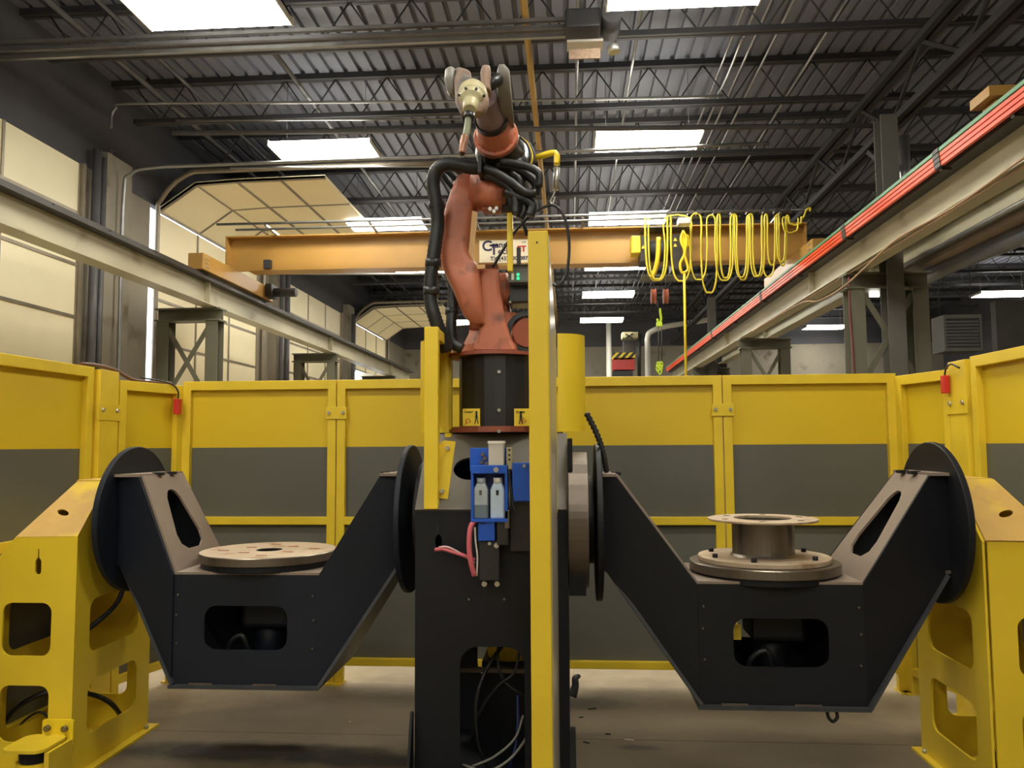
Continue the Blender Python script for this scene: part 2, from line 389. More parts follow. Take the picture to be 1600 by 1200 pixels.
# ------------------------------------------------------------------ roof joists
def joist(i, Y):
    names = ['nearest', 'second', 'third', 'fourth', 'fifth', 'sixth', 'seventh', 'eighth', 'ninth', 'tenth', 'eleventh', 'twelfth', 'thirteenth', 'fourteenth', 'fifteenth']
    r = thing('roof_joist', 'dark open-web steel joist crossing under the roof deck, %s from the camera' % names[i], 'joist', (XL, Y, 5.68), 'open-web joists under the roof deck')
    x0, x1 = XL, XR
    b = nb(); box(b, (x0, Y-.055, ZD-.07), (x1, Y-.005, ZD)); box(b, (x0, Y+.005, ZD-.07), (x1, Y+.055, ZD)); obj('top_chord', b, M_JST, r)
    b = nb(); box(b, (x0+.3, Y-.05, 5.68), (x1-.3, Y-.008, 5.735)); box(b, (x0+.3, Y+.008, 5.68), (x1-.3, Y+.05, 5.735)); obj('bottom_chord', b, M_JST, r)
    n = int((x1-x0-.6)/.32)
    def web(k):
        xa = .3+k*.32; return (xa, 0, .03 if k % 2 else .50), (xa+.32, 0, .50 if k % 2 else .03)
    if i < 5:
        mm = []
        for k in (0, 1):
            p, q = web(k); me = cyl(nb(), (0, 0, p[2]), (.32, 0, q[2]), .009, n=6); m_ = bpy.data.meshes.new('web'); me.to_mesh(m_); me.free(); m_.materials.append(M_JST); mm.append(m_)
        for k in range(n): reuse('web', mm[k % 2], r, (.3+k*.32, 0, 0))
    else:
        b = nb()
        for k in range(n):
            p, q = web(k); cyl(b, p, q, .009, n=5)
        obj('web', b, M_JST, r, kind='stuff', local=True)
JY = [7.87+1.71*k for k in range(-1, 12)]
for i, Y in enumerate(JY): joist(i, Y)
# truss girder running away from the camera above the right columns
def truss_girder(X, label):
    r = thing('truss_girder', label, 'truss', (X, YF+.1, 5.05))
    for z0, z1, nm in ((5.05, 5.12, 'bottom_chord'), (5.61, 5.68, 'top_chord')):
        b = nb(); box(b, (X-.08, YF+.1, z0), (X-.02, YB-.1, z1)); box(b, (X+.02, YF+.1, z0), (X+.08, YB-.1, z1)); obj(nm, b, M_JST, r)
    y = 3.0; k = 0
    while y < 26:
        obj('web', bar(nb(), (X, y, 5.1 if k % 2 else 5.64), (X, y+.85, 5.64 if k % 2 else 5.1), .03, .04), M_JST, r); y += .85; k += 1
truss_girder(3.55, 'heavy dark truss girder running away under the roof above the right-hand columns')
# ------------------------------------------------------------------ conduits under the roof
RG = 'conduits running away from the camera under the roof'
for X, z, rr, mm, lb in ((.13, 5.95, .018, M_GAL, 'thin bright conduit running away just right of the centre of the roof'),
        (.76, 5.98, .016, M_GAL, 'thin bright conduit passing over the central light panels'),
        (-.37, 5.62, .035, M_ROPE, 'brass-coloured gas pipe running away behind the robot wrist'),
        (1.80, 6.02, .015, M_GAL, 'leftmost of the bright conduit bundle right of the light panels'), (1.92, 6.02, .015, M_GAL, 'second from left in the bright conduit bundle'),
        (2.04, 6.02, .015, M_GAL, 'third from left in the bright conduit bundle'), (2.26, 6.02, .015, M_GAL, 'rightmost of the bright conduit bundle, set a little apart'),
        (2.72, 5.92, .015, M_GAL, 'lone bright conduit between the conduit bundle and the truss girder'),
        (3.72, 5.72, .035, M_DCON, 'dark pipe running away beside the truss girder'),
        (-3.08, 5.82, .025, M_DCON, 'dark conduit crossing over the left light panels'),
        (-4.98, 5.95, .03, M_DCON, 'dark pipe running away along the left wall top'), (-4.5, 5.95, .02, M_DCON, 'second dark pipe out from the left wall top')):
    single('roof_conduit', cyl(nb(), (X, 2, z), (X, 27.5, z), rr, n=8), mm, lb, 'conduit', RG)
single('cross_conduit', tube(nb(), [at(174, 200, 9.0), at(174, 182, 9.0), at(182, 168, 9.0), at(205, 162, 9.0), at(500, 160, 9.05), at(800, 157, 9.1), at(1100, 151, 9.2), at(1122, 145, 9.2), at(1140, 110, 8.6), at(1160, 60, 7.9)], .016, k=4), M_GAL,
       'bright conduit crossing under the roof behind the wrist and bending away at right', 'conduit')
single('cross_conduit', cyl(nb(), at(275, 188, 9.3), at(720, 186, 9.35), .014, n=8), M_GAL, 'thin bright conduit crossing just left of the robot wrist', 'conduit')
single('cross_conduit', cyl(nb(), at(270, 208, 9.15), at(1390, 196, 9.3), .032, n=8), M_DCON, 'thick dark pipe crossing the whole roof behind the robot wrist', 'conduit')
single('cross_conduit', cyl(nb(), at(360, 262, 9.9), at(820, 259, 10), .014, n=8), M_GAL, 'thin conduit crossing under the left light panel', 'conduit')
single('cross_conduit', tube(nb(), [at(422, 380, 14.0), at(422, 418, 14.0), at(430, 427, 14.0), at(700, 428, 14)], .02, k=3), M_GAL, 'pale conduit crossing under the crane girder at left', 'conduit')
# near door opener: rails and motor head
r = thing('door_opener', 'overhead door opener with long grey rails ending in a motor head', 'door opener', (-5.4, 7.2, 5.5))
for dz, dy, mm in ((.03, 0, M_GAL), (-.03, .02, M_DCON), (.0, .12, M_DCON), (-.06, .12, M_GAL)):
    obj('rail', box(nb(), (-5.6, 7.2+dy, 5.5+dz), (.05, 7.24+dy, 5.535+dz)), mm, r)
obj('motor_head', box(nb(), (.0, 7.12, 5.42), (.32, 7.4, 5.60), .02), M_JST, r)
obj('motor', cyl(nb(), (.42, 7.05, 5.5), (.42, 7.4, 5.5), .09, n=18), M_JST, r)
obj('cover', box(nb(), at(886, 66, 7.12), at(941, 75, 7.3), 0), M_SILV, r)
obj('label_board', box(nb(), at(889, 77, 7.13), at(938, 92, 7.15)), mat('faded_sign', (150,125,105), .6, 0, .3, 30), r)
obj('limit_switch', cyl(nb(), at(958, 72, 7.1), at(960, 82, 7.1), .055, n=14), M_CHROME, r)
# ------------------------------------------------------------------ ceiling lights
rows = [-7.2, -3.8, -.4, 3.05, 6.38, 9.72, 13.15, 16.7, 19.95, 24.1]  # the two rearmost rows are added, unseen, to brighten camera-facing surfaces
rn = ['in an added row furthest behind the camera', 'in an added row well behind the camera', 'just behind the camera', 'straight above the camera', 'at the top edge of the picture', 'in the second visible row', 'in the third visible row', 'in the fourth visible row', 'in the fifth visible row', 'in the furthest row']
LD = {}
def lamp(X, Y, z, label, group):
    r = thing('ceiling_light', label, 'light', (X, Y, z), group)
    w_, d_ = .64, .30
    b = box(nb(), (X-w_, Y-d_+.06, z+.05), (X+w_, Y+d_-.06, z+.075))
    for q in (-1, 1): box(b, (X+q*w_, Y-d_, z+.0), (X+q*(w_-.015), Y+d_, z+.075))
    obj('housing', b, M_WHT, r)
    prof = [(-d_+.02,z), (d_-.02,z), (d_,z+.03), (d_-.02,z+.06), (d_-.07,z+.068), (-d_+.07,z+.068), (-d_+.02,z+.06), (-d_,z+.03)]
    obj('diffuser', plate(nb(), prof, [], (X-w_+.015,Y,0), (0,1,0), (0,0,1), 2*w_-.03), M_LENS, r)
    for s in (-1, 1): obj('suspension_wire', cyl(nb(), (X+s*.5, Y, z+.07), (X+s*.5, Y, ZD-.05), .004, n=5), M_GAL, r)
for i, Y in enumerate(rows):
    lamp(.98, Y, 5.3, 'glowing white rectangular light right of the robot, %s' % rn[i], 'rectangular ceiling lights')
    if i != 8: lamp(-3.0, Y, 5.3, 'glowing white rectangular light left of the robot, %s' % rn[i], 'rectangular ceiling lights')
for X, Y, lb in ((10.8, 20.9, 'glowing white light in the right-hand bay at the right edge'), (8.15, 26.4, 'small far glowing light in the right-hand bay beyond the braced column'),
                 (7.6, 3.0, 'ceiling light in the right-hand bay, outside the picture'), (7.6, 9.8, 'near ceiling light in the right-hand bay')):
    lamp(X, Y, 5.3, lb, 'rectangular ceiling lights')
# ------------------------------------------------------------------ runway beams
def runway(X, side, z0, z1, y0, y1, label, hw=.10, mm=None):
    mm = mm or M_BEAM
    r = thing('runway_beam', label, 'beam', (X, y0, z0))
    obj('web', box(nb(), (X-.006, y0, z0+.015), (X+.006, y1, z1-.015)), mm, r)
    obj('bottom_flange', box(nb(), (X-hw, y0, z0), (X+hw, y1, z0+.018)), mm, r)
    obj('top_flange', box(nb(), (X-hw*1.25, y0, z1-.035), (X+hw*1.25, y1, z1)), M_RAIL, r)
    y = y0+2.1
    while y < y1:
        obj('web_stiffener', box(nb(), (X-hw*.8, y, z0+.018), (X+hw*.8, y+.012, z1-.03)), mm, r); y += 5.4
    return r
rl = runway(-4.66, 1, 3.46, 3.79, 2.5, 23.4, 'long cream crane runway beam along the left wall')
obj('crane_rail', box(nb(), (-4.70, 2.5, 3.79), (-4.62, 23.4, 3.85)), M_RAIL, rl)
b = nb(); y = 5.0
while y < 20: box(b, (-4.60, y, 3.79), (-4.56, y+.05, 3.815)); y += .9
obj('rail_clip', b, M_RAIL, rl, kind='stuff')
rr_ = runway(3.0, -1, 3.43, 3.76, 2.5, 23.8, 'long cream crane runway beam on the right carrying the orange conductor bars')
obj('crane_rail', box(nb(), (2.97, 2.5, 3.76), (3.03, 23.8, 3.80)), M_RAIL, rr_)
runway(3.72, 1, 3.58, 3.82, 2.5, 23.8, 'second cream runway beam behind, for the neighbouring bay')
# conductor bars: green above three orange ones, on the inner side of the right beam
for k, (z, mm, lb) in enumerate(((3.835, M_GRN, 'green conductor bar, topmost along the right runway beam'), (3.798, M_COND, 'orange conductor bar just below the green one'),
        (3.763, M_COND, 'middle one of the three orange conductor bars'), (3.728, M_COND, 'lowest of the three orange conductor bars'))):
    xo = 2.79+.004*k
    r = thing('conductor_bar', lb, 'conductor bar', (xo, 3.0, z), 'conductor bars on the right runway')
    ys2 = [3.0, 6.2, 8.3, 11.9, 16.0, 23.5]
    for a, b_ in zip(ys2, ys2[1:]):
        bb = nb(); box(bb, (xo-.012, a+.02, z-.014), (xo+.012, b_-.02, z+.014)); obj('bar_length', bb, mm, r)
        if a > 3: obj('joint_clip', box(nb(), (xo-.018, a-.05, z-.016), (xo+.014, a+.05, z+.016)), M_RAIL, r)
for k, y in enumerate((5.2, 6.2, 8.3, 10.1, 11.9, 14, 16, 18)):
    b = nb(); box(b, (2.81, y-.02, 3.69), (2.88, y+.02, 3.71)); box(b, (2.815, y-.02, 3.70), (2.83, y+.02, 3.84)); obj('conductor_bracket', b, M_RAIL, rr_)
# tan stop block of another crane bridge far right, above the bars
single('crane_end_stop', box(box(nb(), at(1556, 156, 6.3), at(1600, 196, 6.5)), at(1546, 149, 6.25), at(1606, 156, 6.55)), M_GIRD, 'ochre steel block sitting on the runway at the right edge', 'end stop')
# cables sagging along the lower right runway flange
single('sagging_cable', tube(nb(), [(2.88, 5.2, 3.44), (2.88, 6.2, 3.40), (2.88, 7.2, 3.43), (2.88, 7.9, 3.36), (2.88, 8.7, 3.28), (2.9, 9.6, 3.3), (2.9, 10.4, 3.40), (2.9, 13, 3.42)], .009, k=5), mat('beige_cable', (170,140,110), .6),
       'thin beige cable sagging below the right runway beam', 'cable')
single('sagging_cable', tube(nb(), [(2.93, 4.8, 3.42), (2.93, 7.0, 3.41), (2.93, 9.7, 3.42), (2.93, 14, 3.42)], .008, k=4), MATS['beige_cable'],
       'taut beige cable clipped along the right runway beam flange', 'cable')
# ------------------------------------------------------------------ laced crane columns
def laced_column(x0, x1, Y, ztop, label, wide=.16, brace=(2.3, 3.2)):
    r = thing('braced_column', label, 'column', ((x0+x1)/2, Y, 0), 'braced crane columns')
    for x in (x0, x1-wide):
        b = nb(); box(b, (x, Y-.10, 0), (x+wide, Y-.09, ztop-.16)); box(b, (x, Y+.09, 0), (x+wide, Y+.10, ztop-.16)); box(b, (x+wide/2-.005, Y-.09, 0), (x+wide/2+.005, Y+.09, ztop-.16)); obj('leg', b, M_OLIV, r)
    b = nb(); box(b, (x0-.03, Y-.12, ztop-.17), (x1+.03, Y+.12, ztop-.15)); box(b, (x0-.03, Y-.01, ztop-.15), (x1+.03, Y+.01, ztop-.02)); box(b, (x0-.03, Y-.12, ztop-.02), (x1+.03, Y+.12, ztop)); obj('cap_beam', b, M_OLIV, r)
    a, c = x0+wide-.02, x1-wide+.02; z = brace[1]
    while z > .5:
        h = brace[1]-brace[0]
        obj('diagonal_brace', bar(nb(), (a, Y-.08, z), (c, Y-.08, z-h), .008, .06), M_OLIV, r)
        obj('diagonal_brace', bar(nb(), (a, Y-.07, z-h), (c, Y-.07, z), .008, .06), M_OLIV, r)
        obj('cross_plate', box(nb(), (a-.02, Y-.09, z-h-.06), (c+.02, Y-.08, z-h+.02)), M_OLIV, r)
        z -= h+.1
    return r
laced_column(-5.38, -4.56, 10.3, 3.46, 'olive braced column standing under the near part of the left runway')
laced_column(-5.38, -4.56, 15.6, 3.46, 'smaller-looking olive braced column further along the left runway')
laced_column(-5.38, -4.56, 20.9, 3.46, 'furthest olive braced column under the left runway')
laced_column(2.92, 3.72, 8.7, 3.42, 'olive braced column under the right runway, beside the tall roof column')
laced_column(2.92, 3.72, 14.0, 3.42, 'olive braced column further along under the right runway')
laced_column(2.92, 3.72, 19.3, 3.42, 'furthest olive braced column under the right runway')
for Y, lb in ((8.55, 'tall grey steel column rising to the roof truss at right'), (19.1, 'far tall grey steel column under the roof truss')):
    r = thing('roof_column', lb, 'column', (3.36, Y, 0))
    b = nb(); box(b, (3.25, Y-.10, 0), (3.42, Y-.085, 5.045)); box(b, (3.25, Y+.085, 0), (3.42, Y+.10, 5.045)); box(b, (3.35, Y-.085, 0), (3.365, Y+.085, 5.045)); obj('shaft', b, mat('column_grey', (92,90,84), .6), r)
    obj('knee_brace', bar(nb(), (3.40, Y+.05, 4.5), (3.55, Y+1.1, 5.1), .06), M_JST, r)
single('vent_pipe', cyl(nb(), at(1414, 335, 8.75), at(1412, 213, 8.75), .057, n=16), M_GAL, 'short shiny vertical pipe right of the tall column', 'pipe')
single('drain_pipe', tube(nb(), [at(1412,395,9.4), at(1413,420,9.4), at(1416,436,9.35), at(1430,440,9.2), (3.9,8.4,3.46), (3.9, 7.1, 3.42), (3.9, 4.6, 3.36)], .09, n=14, k=5), mat('duct_grey', (110,113,120), .4, .3),
       'thick grey pipe bending out from the right column and running forward', 'pipe')
single('drain_pipe', cyl(nb(), (3.62, 4.6, 3.552), (3.62, 9.3, 3.552), .022, n=10), M_GAL, 'slim bright pipe above the thick grey pipe at right', 'pipe')
single('cable_tray', box(nb(), (3.68, 4.6, 3.49), (3.86, 9.3, 3.53)), M_PLT, 'flat pinkish grey tray between the slim bright pipe and the thick grey pipe', 'tray')
single('cable_drop', tube(nb(), [(2.93, 8.62, 3.40), (2.92, 8.6, 3.0), (2.94, 8.6, 2.4), (2.93, 8.6, 1.2)], .012, k=4), mat('brown_cable', (110,60,50), .6), 'reddish brown cable dropping down the right braced column', 'cable')
# flood light on the right column
r = thing('flood_light', 'small lit flood light between the right column legs', 'light', at(1366, 460, 8.9))
obj('lamp_body', box(nb(), at(1358, 455, 8.85), at(1374, 465, 8.95), .008), M_GRY, r)
obj('lamp_glass', box(nb(), at(1359, 456, 8.835), at(1373, 464, 8.85)), mat('flood_glass', (255,250,220), .4, emis=(LAMPCOL, 8)), r)
# unit heater, hung in the right bay
p = at(1505, 520, 15)
r = thing('unit_heater', 'grey unit heater with a dark louvred front hanging in the right-hand bay', 'heater', p)
b = nb(); plate(b, rrect(-.33, -.33, .33, .33, .02), [rrect(-.29, -.28, .29, .26, .01)], p+V((0,0,0)), (1,0,0), (0,0,1), -.03); box(b, p+V((-.33,.03,-.33)), p+V((.33,.5,.33))); obj('case', b, M_BOXG, r)
for k in range(9):
    obj('louvre', bar(nb(), p+V((-.29,.012,-.24+k*.06)), p+V((.29,.012,-.24+k*.06)), .02, .014), M_JST, r)
for s in (-1, 1): obj('hanger_rod', cyl(nb(), p+V((s*.28,.25,.33)), V((p.x+s*.28, p.y+.25, ZD)), .01, n=6), M_JST, r)
# ------------------------------------------------------------------ bridge crane
GY = 10.9
r = thing('bridge_crane', 'ochre overhead crane girder spanning between the two runway beams', 'crane', (-.8, GY, 4.06))
b = nb(); box(b, (-4.7, GY-.006, 4.08), (3.12, GY+.006, 4.53)); obj('girder_web', b, M_GIRD, r)
obj('top_flange', box(nb(), (-4.72, GY-.15, 4.53), (3.14, GY+.15, 4.55)), M_GIRD, r)
obj('bottom_flange', box(nb(), (-4.4, GY-.14, 4.06), (2.85, GY+.14, 4.085)), M_GIRD, r)
obj('girder_end_plate', box(nb(), (-4.72, GY-.14, 4.1), (-4.70, GY+.14, 4.53)), M_GIRD, r)
obj('girder_end_plate', box(nb(), (3.12, GY-.14, 4.1), (3.14, GY+.14, 4.53)), M_GIRD, r)
for X in (-4.66, 3.0):
    b = nb(); box(b, (X-.10, GY-1.15, 3.87), (X+.10, GY+1.25, 4.08), .012); e = obj('end_truck', b, M_GIRD, r)
    for yy in (GY-.95, GY+1.05):
        obj('wheel', cyl(nb(), (X-.04, yy, 3.90), (X+.04, yy, 3.90), .075, n=18), M_RAIL, e)
        for a in range(6): pass
    b = nb()
    for j in range(3):
        for q in range(2): bolt(b, (X+(.10 if X < 0 else -.10), GY-1.08+q*.06, 3.92+j*.055), (1 if X < 0 else -1, 0, 0), .013)
    obj('bolt', b, M_CHROME, e, kind='stuff')
    obj('bumper', cyl(nb(), (X, GY+1.25, 3.97), (X, GY+1.33, 3.97), .05, n=14), M_RUB, e)
obj('drive_motor', cyl(nb(), (-4.5, GY+1.05, 3.98), (-4.12, GY+1.05, 3.98), .07, n=16), M_JST, r)
obj('gearbox', box(nb(), (-4.56, GY+.92, 3.90), (-4.46, GY+1.18, 4.10), .01), M_JST, r)
obj('cable_box', box(nb(), (-4.16, GY-.2, 4.08), (-4.06, GY-.12, 4.20), .008), M_JST, r)
# festoon rail on brackets at the near side of the girder
b = nb(); cyl(b, (-4.66, 10.34, 4.60), (3.02, 10.34, 4.60), .018, n=8); cyl(b, (-4.4, 10.34, 4.52), (2.2, 10.34, 4.535), .016, n=8); fr = obj('festoon_rail', b, M_GAL, r)
for X in (-4.0, -2.6, -1.2, .2, 1.6, 2.7): obj('rail_bracket', bar(nb(), (X, 10.34, 4.58), (X, 10.9, 4.56), .03), M_GAL, r)
# festoon cables: two yellow cables in loops (left x, right x, lowest y in the photograph) between trolleys
XS = [at(x, 335, 10.3).x for x in (1006, 1045, 1078, 1092, 1118, 1145, 1170, 1196, 1213, 1230, 1262)]
def festoon(name, loops, yy, top, rad, label, tail=None):
    pts = []
    for a, c, bt in loops:
        w_ = c-a; h_ = bt-top
        pts += [at(a, top+3, yy), at(a+w_*.01, top+h_*.45, yy-.01), at(a+w_*.10, top+h_*.82, yy-.02), at(a+w_*.30, bt-2, yy-.02), at(a+w_*.5, bt, yy-.02), at(a+w_*.74, bt-2, yy-.02), at(a+w_*.93, top+h_*.82, yy-.02), at(c, top+h_*.45, yy-.01), at(c, top+3, yy)]
    if tail: pts += [at(x, y, yy) for x, y in tail]
    return single(name, tube(nb(), pts, rad, n=6, k=4), M_YELL, label, 'cable')
festoon('festoon_cable', [(1008,1043,438), (1048,1080,439), (1095,1121,457), (1125,1142,434), (1151,1170,437), (1176,1195,431), (1199,1213,414), (1217,1229,415), (1232,1252,352)], 10.26, 336, .0125,
        'yellow looped crane cable hanging in front of the girder at right', [(1255,340), (1260,328), (1266,325), (1265,330)])
festoon('festoon_cable', [(1013,1039,436), (1078,1105,437), (1117,1146,438), (1148,1167,433), (1172,1191,432), (1190,1211,432), (1214,1227,409), (1223,1247,364)], 10.19, 338, .010,
        'thinner yellow looped cable hanging beside the crane festoon cable')
ordn = ['leftmost', 'second', 'third', 'fourth', 'fifth', 'sixth', 'seventh', 'eighth', 'ninth']
for i, x in enumerate(XS[1:-1]):
    b = nb(); box(b, (x-.03, 10.24, 4.555), (x+.03, 10.36, 4.60)); t = single('festoon_trolley', b, M_RAIL, 'small dark trolley holding the yellow cable loops, %s from the left' % ordn[i], 'trolley', 'festoon trolleys on the rail')
single('hanging_strap', tube(nb(), [at(1029, 371, 10.2), at(1028, 400, 10.2), at(1024, 420, 10.2), at(1018, 434, 10.2)], .03, n=6), M_YEL, 'wide yellow strap hanging from the hoist frame', 'strap')
# pendant cable bundle with its long rope
p = at(1069, 345, 10.1)
r = thing('pendant_cable', 'coiled bundle of bright yellow pendant cable with a long drop', 'cable', at(1069, 345, 10.1))
obj('cable_bundle', tube(nb(), [at(1068, 360, 10.1), at(1064, 375, 10.1), at(1070, 395, 10.1), at(1063, 412, 10.1), at(1066, 426, 10.1), at(1075, 420, 10.1), at(1070, 398, 10.1), at(1073, 375, 10.1), at(1068, 362, 10.1)], .018, n=7), M_YELB, r)
obj('drop_cable', cyl(nb(), at(1069, 425, 10.1), at(1072, 600, 10.1), .016, n=8), M_YELB, r)
obj('junction_box', box(nb(), at(1060, 340, 10.05), at(1077, 354, 10.2), .01), M_SILV, r)
# hoist
r = thing('chain_hoist', 'black and yellow electric hoist hanging from the crane girder', 'hoist', at(1033, 425, 10.5))
obj('end_cap', box(nb(), at(986, 368, 10.45), at(999, 402, 10.7), .015), M_YELB, r); obj('end_cap', box(nb(), at(1061, 366, 10.45), at(1073, 392, 10.7), .015), M_YELB, r)
obj('control_box', box(nb(), at(1000, 368, 10.45), at(1009, 418, 10.8), .01), M_RAIL, r)
obj('drum', cyl(nb(), at(1008, 392, 10.65), at(1060, 390, 10.65), .13, n=20), M_JST, r)
obj('control_box', box(nb(), at(1049, 366, 10.45), at(1061, 430, 10.8), .01), M_RAIL, r)
obj('trolley_frame', box(nb(), at(1003, 430, 10.6), at(1100, 438, 10.95)), M_BOXG, r)
obj('trolley_frame', box(nb(), at(1003, 356, 10.6), at(1075, 363, 10.95)), M_BOXG, r)
for px, py in ((1005, 386), (1055, 374), (1055, 383)):
    a = at(px, py, 10.43); bb = nb(); plate(bb, [(-.025,-.02), (.025,-.02), (0,.025)], [], a, (1,0,0), (0,0,1), .004); obj('warning_triangle', bb, M_STK, r)
for px, lb in ((1021, 'left'), (1040, 'right')):
    s = obj('rope_sheave', lathe(nb(), at(px, 463, 10.4), (1,0,0), [(0,-.03),(.1,-.03),(.085,0),(.1,.03),(0,.03)], n=20), M_ORGD, r)
    obj('hoist_rope', cyl(nb(), at(px, 463, 10.4), at(px, 405, 10.6), .006, n=5), M_RAIL, r)
# hook block
r = thing('hook_block', 'lime green crane hook hanging below the hoist', 'hook', at(1030, 508, 10.4))
obj('hook', tube(nb(), [at(1031, 482, 10.4), at(1032, 490, 10.4), at(1033, 500, 10.4), at(1029, 505, 10.4), at(1027, 498, 10.4)], .016, n=7), M_SHIRT, r)
obj('swivel', box(nb(), at(1026, 503, 10.36), at(1034, 511, 10.44), .006), M_SHIRT, r)
obj('hoist_rope', cyl(nb(), at(1026, 470, 10.4), at(1030, 485, 10.4), .01, n=6), M_RAIL, r)
r = thing('chain_sling', 'dark chain sling with lime green links hanging from the crane hook', 'sling', at(1030, 585, 10.3))
for px in (1029, 1034): obj('sling_leg', cyl(nb(), at(px, 511, 10.35), at(px, 570, 10.35), .006, n=5), M_RAIL, r)
for k in range(7):
    px, py = 1027+random.random()*9, 569+random.random()*14
    obj('sling_link', tube(nb(), [at(px-2, py, 10.3), at(px, py-5, 10.3), at(px+3, py, 10.3), at(px, py+5, 10.3), at(px-2, py, 10.3)], .009, n=5, k=3), M_SHIRT, r)
# maker's board on the girder
p0, p1 = at(749, 376, 10.87), at(842, 410, 10.87)
r = thing('crane_sign', 'white sign board with company lettering on the crane girder behind the robot', 'sign', p0)
obj('board', box(nb(), (p0.x, 10.865, p1.z), (p1.x, 10.893, p0.z)), M_SIGN, r)
def text(s, pos, size, m, parent, name='lettering', rot=(PI/2, 0, 0), align='LEFT', bold=0.0, ext=.001):
    cu = bpy.data.curves.new('t', 'FONT'); cu.body = s; cu.size = size; cu.align_x = align; cu.extrude = ext; cu.offset = bold
    o = bpy.data.objects.new('t', cu); C.objects.link(o); bpy.context.view_layer.update()
    me = bpy.data.meshes.new_from_object(o.evaluated_get(bpy.context.evaluated_depsgraph_get()))
    bpy.data.objects.remove(o); me.materials.clear(); me.materials.append(m)
    q = bpy.data.objects.new(name, me); C.objects.link(q); q.parent = parent; q.location = V(pos)-wloc(parent); q.rotation_euler = rot
    return q
yy = 10.862
text('C', at(753, 392, yy), .20, M_NAVY, r, bold=.004); text('rane', at(768, 387, yy), .12, M_NAVY, r, bold=.002); text('T', at(765, 398, yy), .20, M_NAVY, r, bold=.004); text('ech', at(778, 397, yy), .12, M_NAVY, r, bold=.002)
text('TX (432) 30-0878', at(766, 407, yy), .075, M_NAVY, r, bold=.0015); text('CM', at(815, 380, yy), .04, M_INK, r); text('ET', at(808, 393, yy), .11, M_REDP, r, bold=.004)
# ------------------------------------------------------------------ far background behind the fence
Yb = 24.0
r = thing('hazard_cabinet', 'red cabinet with black and yellow hazard stripes above the back fence', 'cabinet', at(974, 600, Yb))
obj('body', box(nb(), at(958, 562, Yb), at(990, 580, Yb+.6)), M_RED, r); obj('stripe_band', box(nb(), at(958, 551, Yb-.02), at(990, 562, Yb+.6)), M_HAZ, r)
obj('pedestal', box(nb(), at(958, 580, Yb), (at(990,650,Yb).x, Yb+.6, 0)), M_JST, r)
obj('fan_tower', box(nb(), at(974, 532, Yb+.2), at(993, 552, Yb+.5)), M_JST, r)
f_ = obj('fan_head', box(nb(), at(972, 519, Yb+.1), at(995, 531, Yb+.6), .01), M_CRM, r); obj('fan_cross', bar(nb(), at(977, 521, Yb+.08), at(989, 529, Yb+.08), .03), M_INK, f_)
obj('fan_cross', bar(nb(), at(977, 529, Yb+.08), at(989, 521, Yb+.08), .03), M_INK, f_)
obj('ladder_post', cyl(nb(), at(999, 522, Yb+.2), at(999, 590, Yb+.2), .05, n=8), M_JST, r)
single('white_pipe', cyl(nb(), at(951, 504, 26), V((at(951,640,26).x,26,0)), .085, n=12), M_WHT, 'white vertical pipe at the back wall left of the red cabinet', 'pipe')
single('white_pipe', tube(nb(), [V((at(1012,640,25).x,25,0)), at(1012, 560, 25), at(1012, 528, 25), at(1018, 518, 25), at(1040, 510, 25), at(1085, 503, 25), at(1115, 498, 25)], .085, n=10, k=4), M_WHT, 'white pipe rising right of the red cabinet and bending right', 'pipe')
single('junction_box', box(nb(), at(562, 583, 22), at(588, 600, 22.3), .01), M_SIGN, 'pale flat box above the back fence at left', 'box')
single('wall_cabinet', box(nb(), at(1105, 556, 20), at(1130, 580, 20.5), .01), M_JST, 'dark box mounted beyond the fence under the right runway', 'box')
single('pallet_rack_panel', box(nb(), at(1555, 470, 17), at(1620, 560, 17.2)), M_BOXG, 'grey sheet panel at the right edge beyond the fence', 'panel')

# ================================================================== THE CELL FENCE
def panel(name, label, cat, O, rz, W, ztop=2.12, clamp=(1,), group='yellow cell fence panels', sheet_dy=.035, st=.06):
    """fence panel in its own frame: x along the panel, -y towards the cell inside"""
    r = thing(name, label, cat, O, group, rz); L_ = dict(local=True)
    for a in (0.004, W-st-.004): obj('stile', box(nb(), (a, -.02, 0.012), (a+st, .03, ztop), .004), M_YELW, r, local=True)
    for z0, z1, nm in ((ztop-.065, ztop, 'top_rail'), (1.095, 1.15, 'middle_rail'), (.125, .175, 'bottom_rail')):
        obj(nm, box(nb(), (st, -.02, z0), (W-st, .03, z1), .004), M_YELW, r, local=True)
    obj('upper_sheet', box(nb(), (st-.01, .02, 1.13), (W-st+.01, .026, ztop-.03)), M_TWO, r, local=True)
    obj('lower_sheet', box(nb(), (st-.01, .02, .15), (W-st+.01, .026, 1.11)), M_GRY, r, local=True)
    for a in (0.004, W-st-.004):
        obj('foot_plate', box(nb(), (a-.003, -.06, 0), (a+st+.002, .06, .012)), M_YELW, r, local=True)
    for c in clamp:
        b = nb(); a = 0 if c < 0 else W
        box(b, (a-.075, -.03, 1.84), (a+.075, -.021, 1.925), .002); k = obj('clamp_plate', b, M_YELW, r, local=True)
        bolts([(a+s, -.03, 1.885) for s in (-.05, .05)], (0,-1,0), .012, .012, M_CHROME, k, local=True)
    return r
BX = [-2.79, -1.655, -.30, 1.052, 2.22]
lbs = ['back fence panel at the left corner, yellow above and grey below', 'back fence panel just left of the black pedestal', 'back fence panel just right of the divider post', 'back fence panel at the right corner, behind the spool']
for i in range(4): panel('safety_fence', lbs[i], 'fence panel', (BX[i], 5.70, 0), 0, BX[i+1]-BX[i], clamp=((1,) if i in (0, 2) else ()))
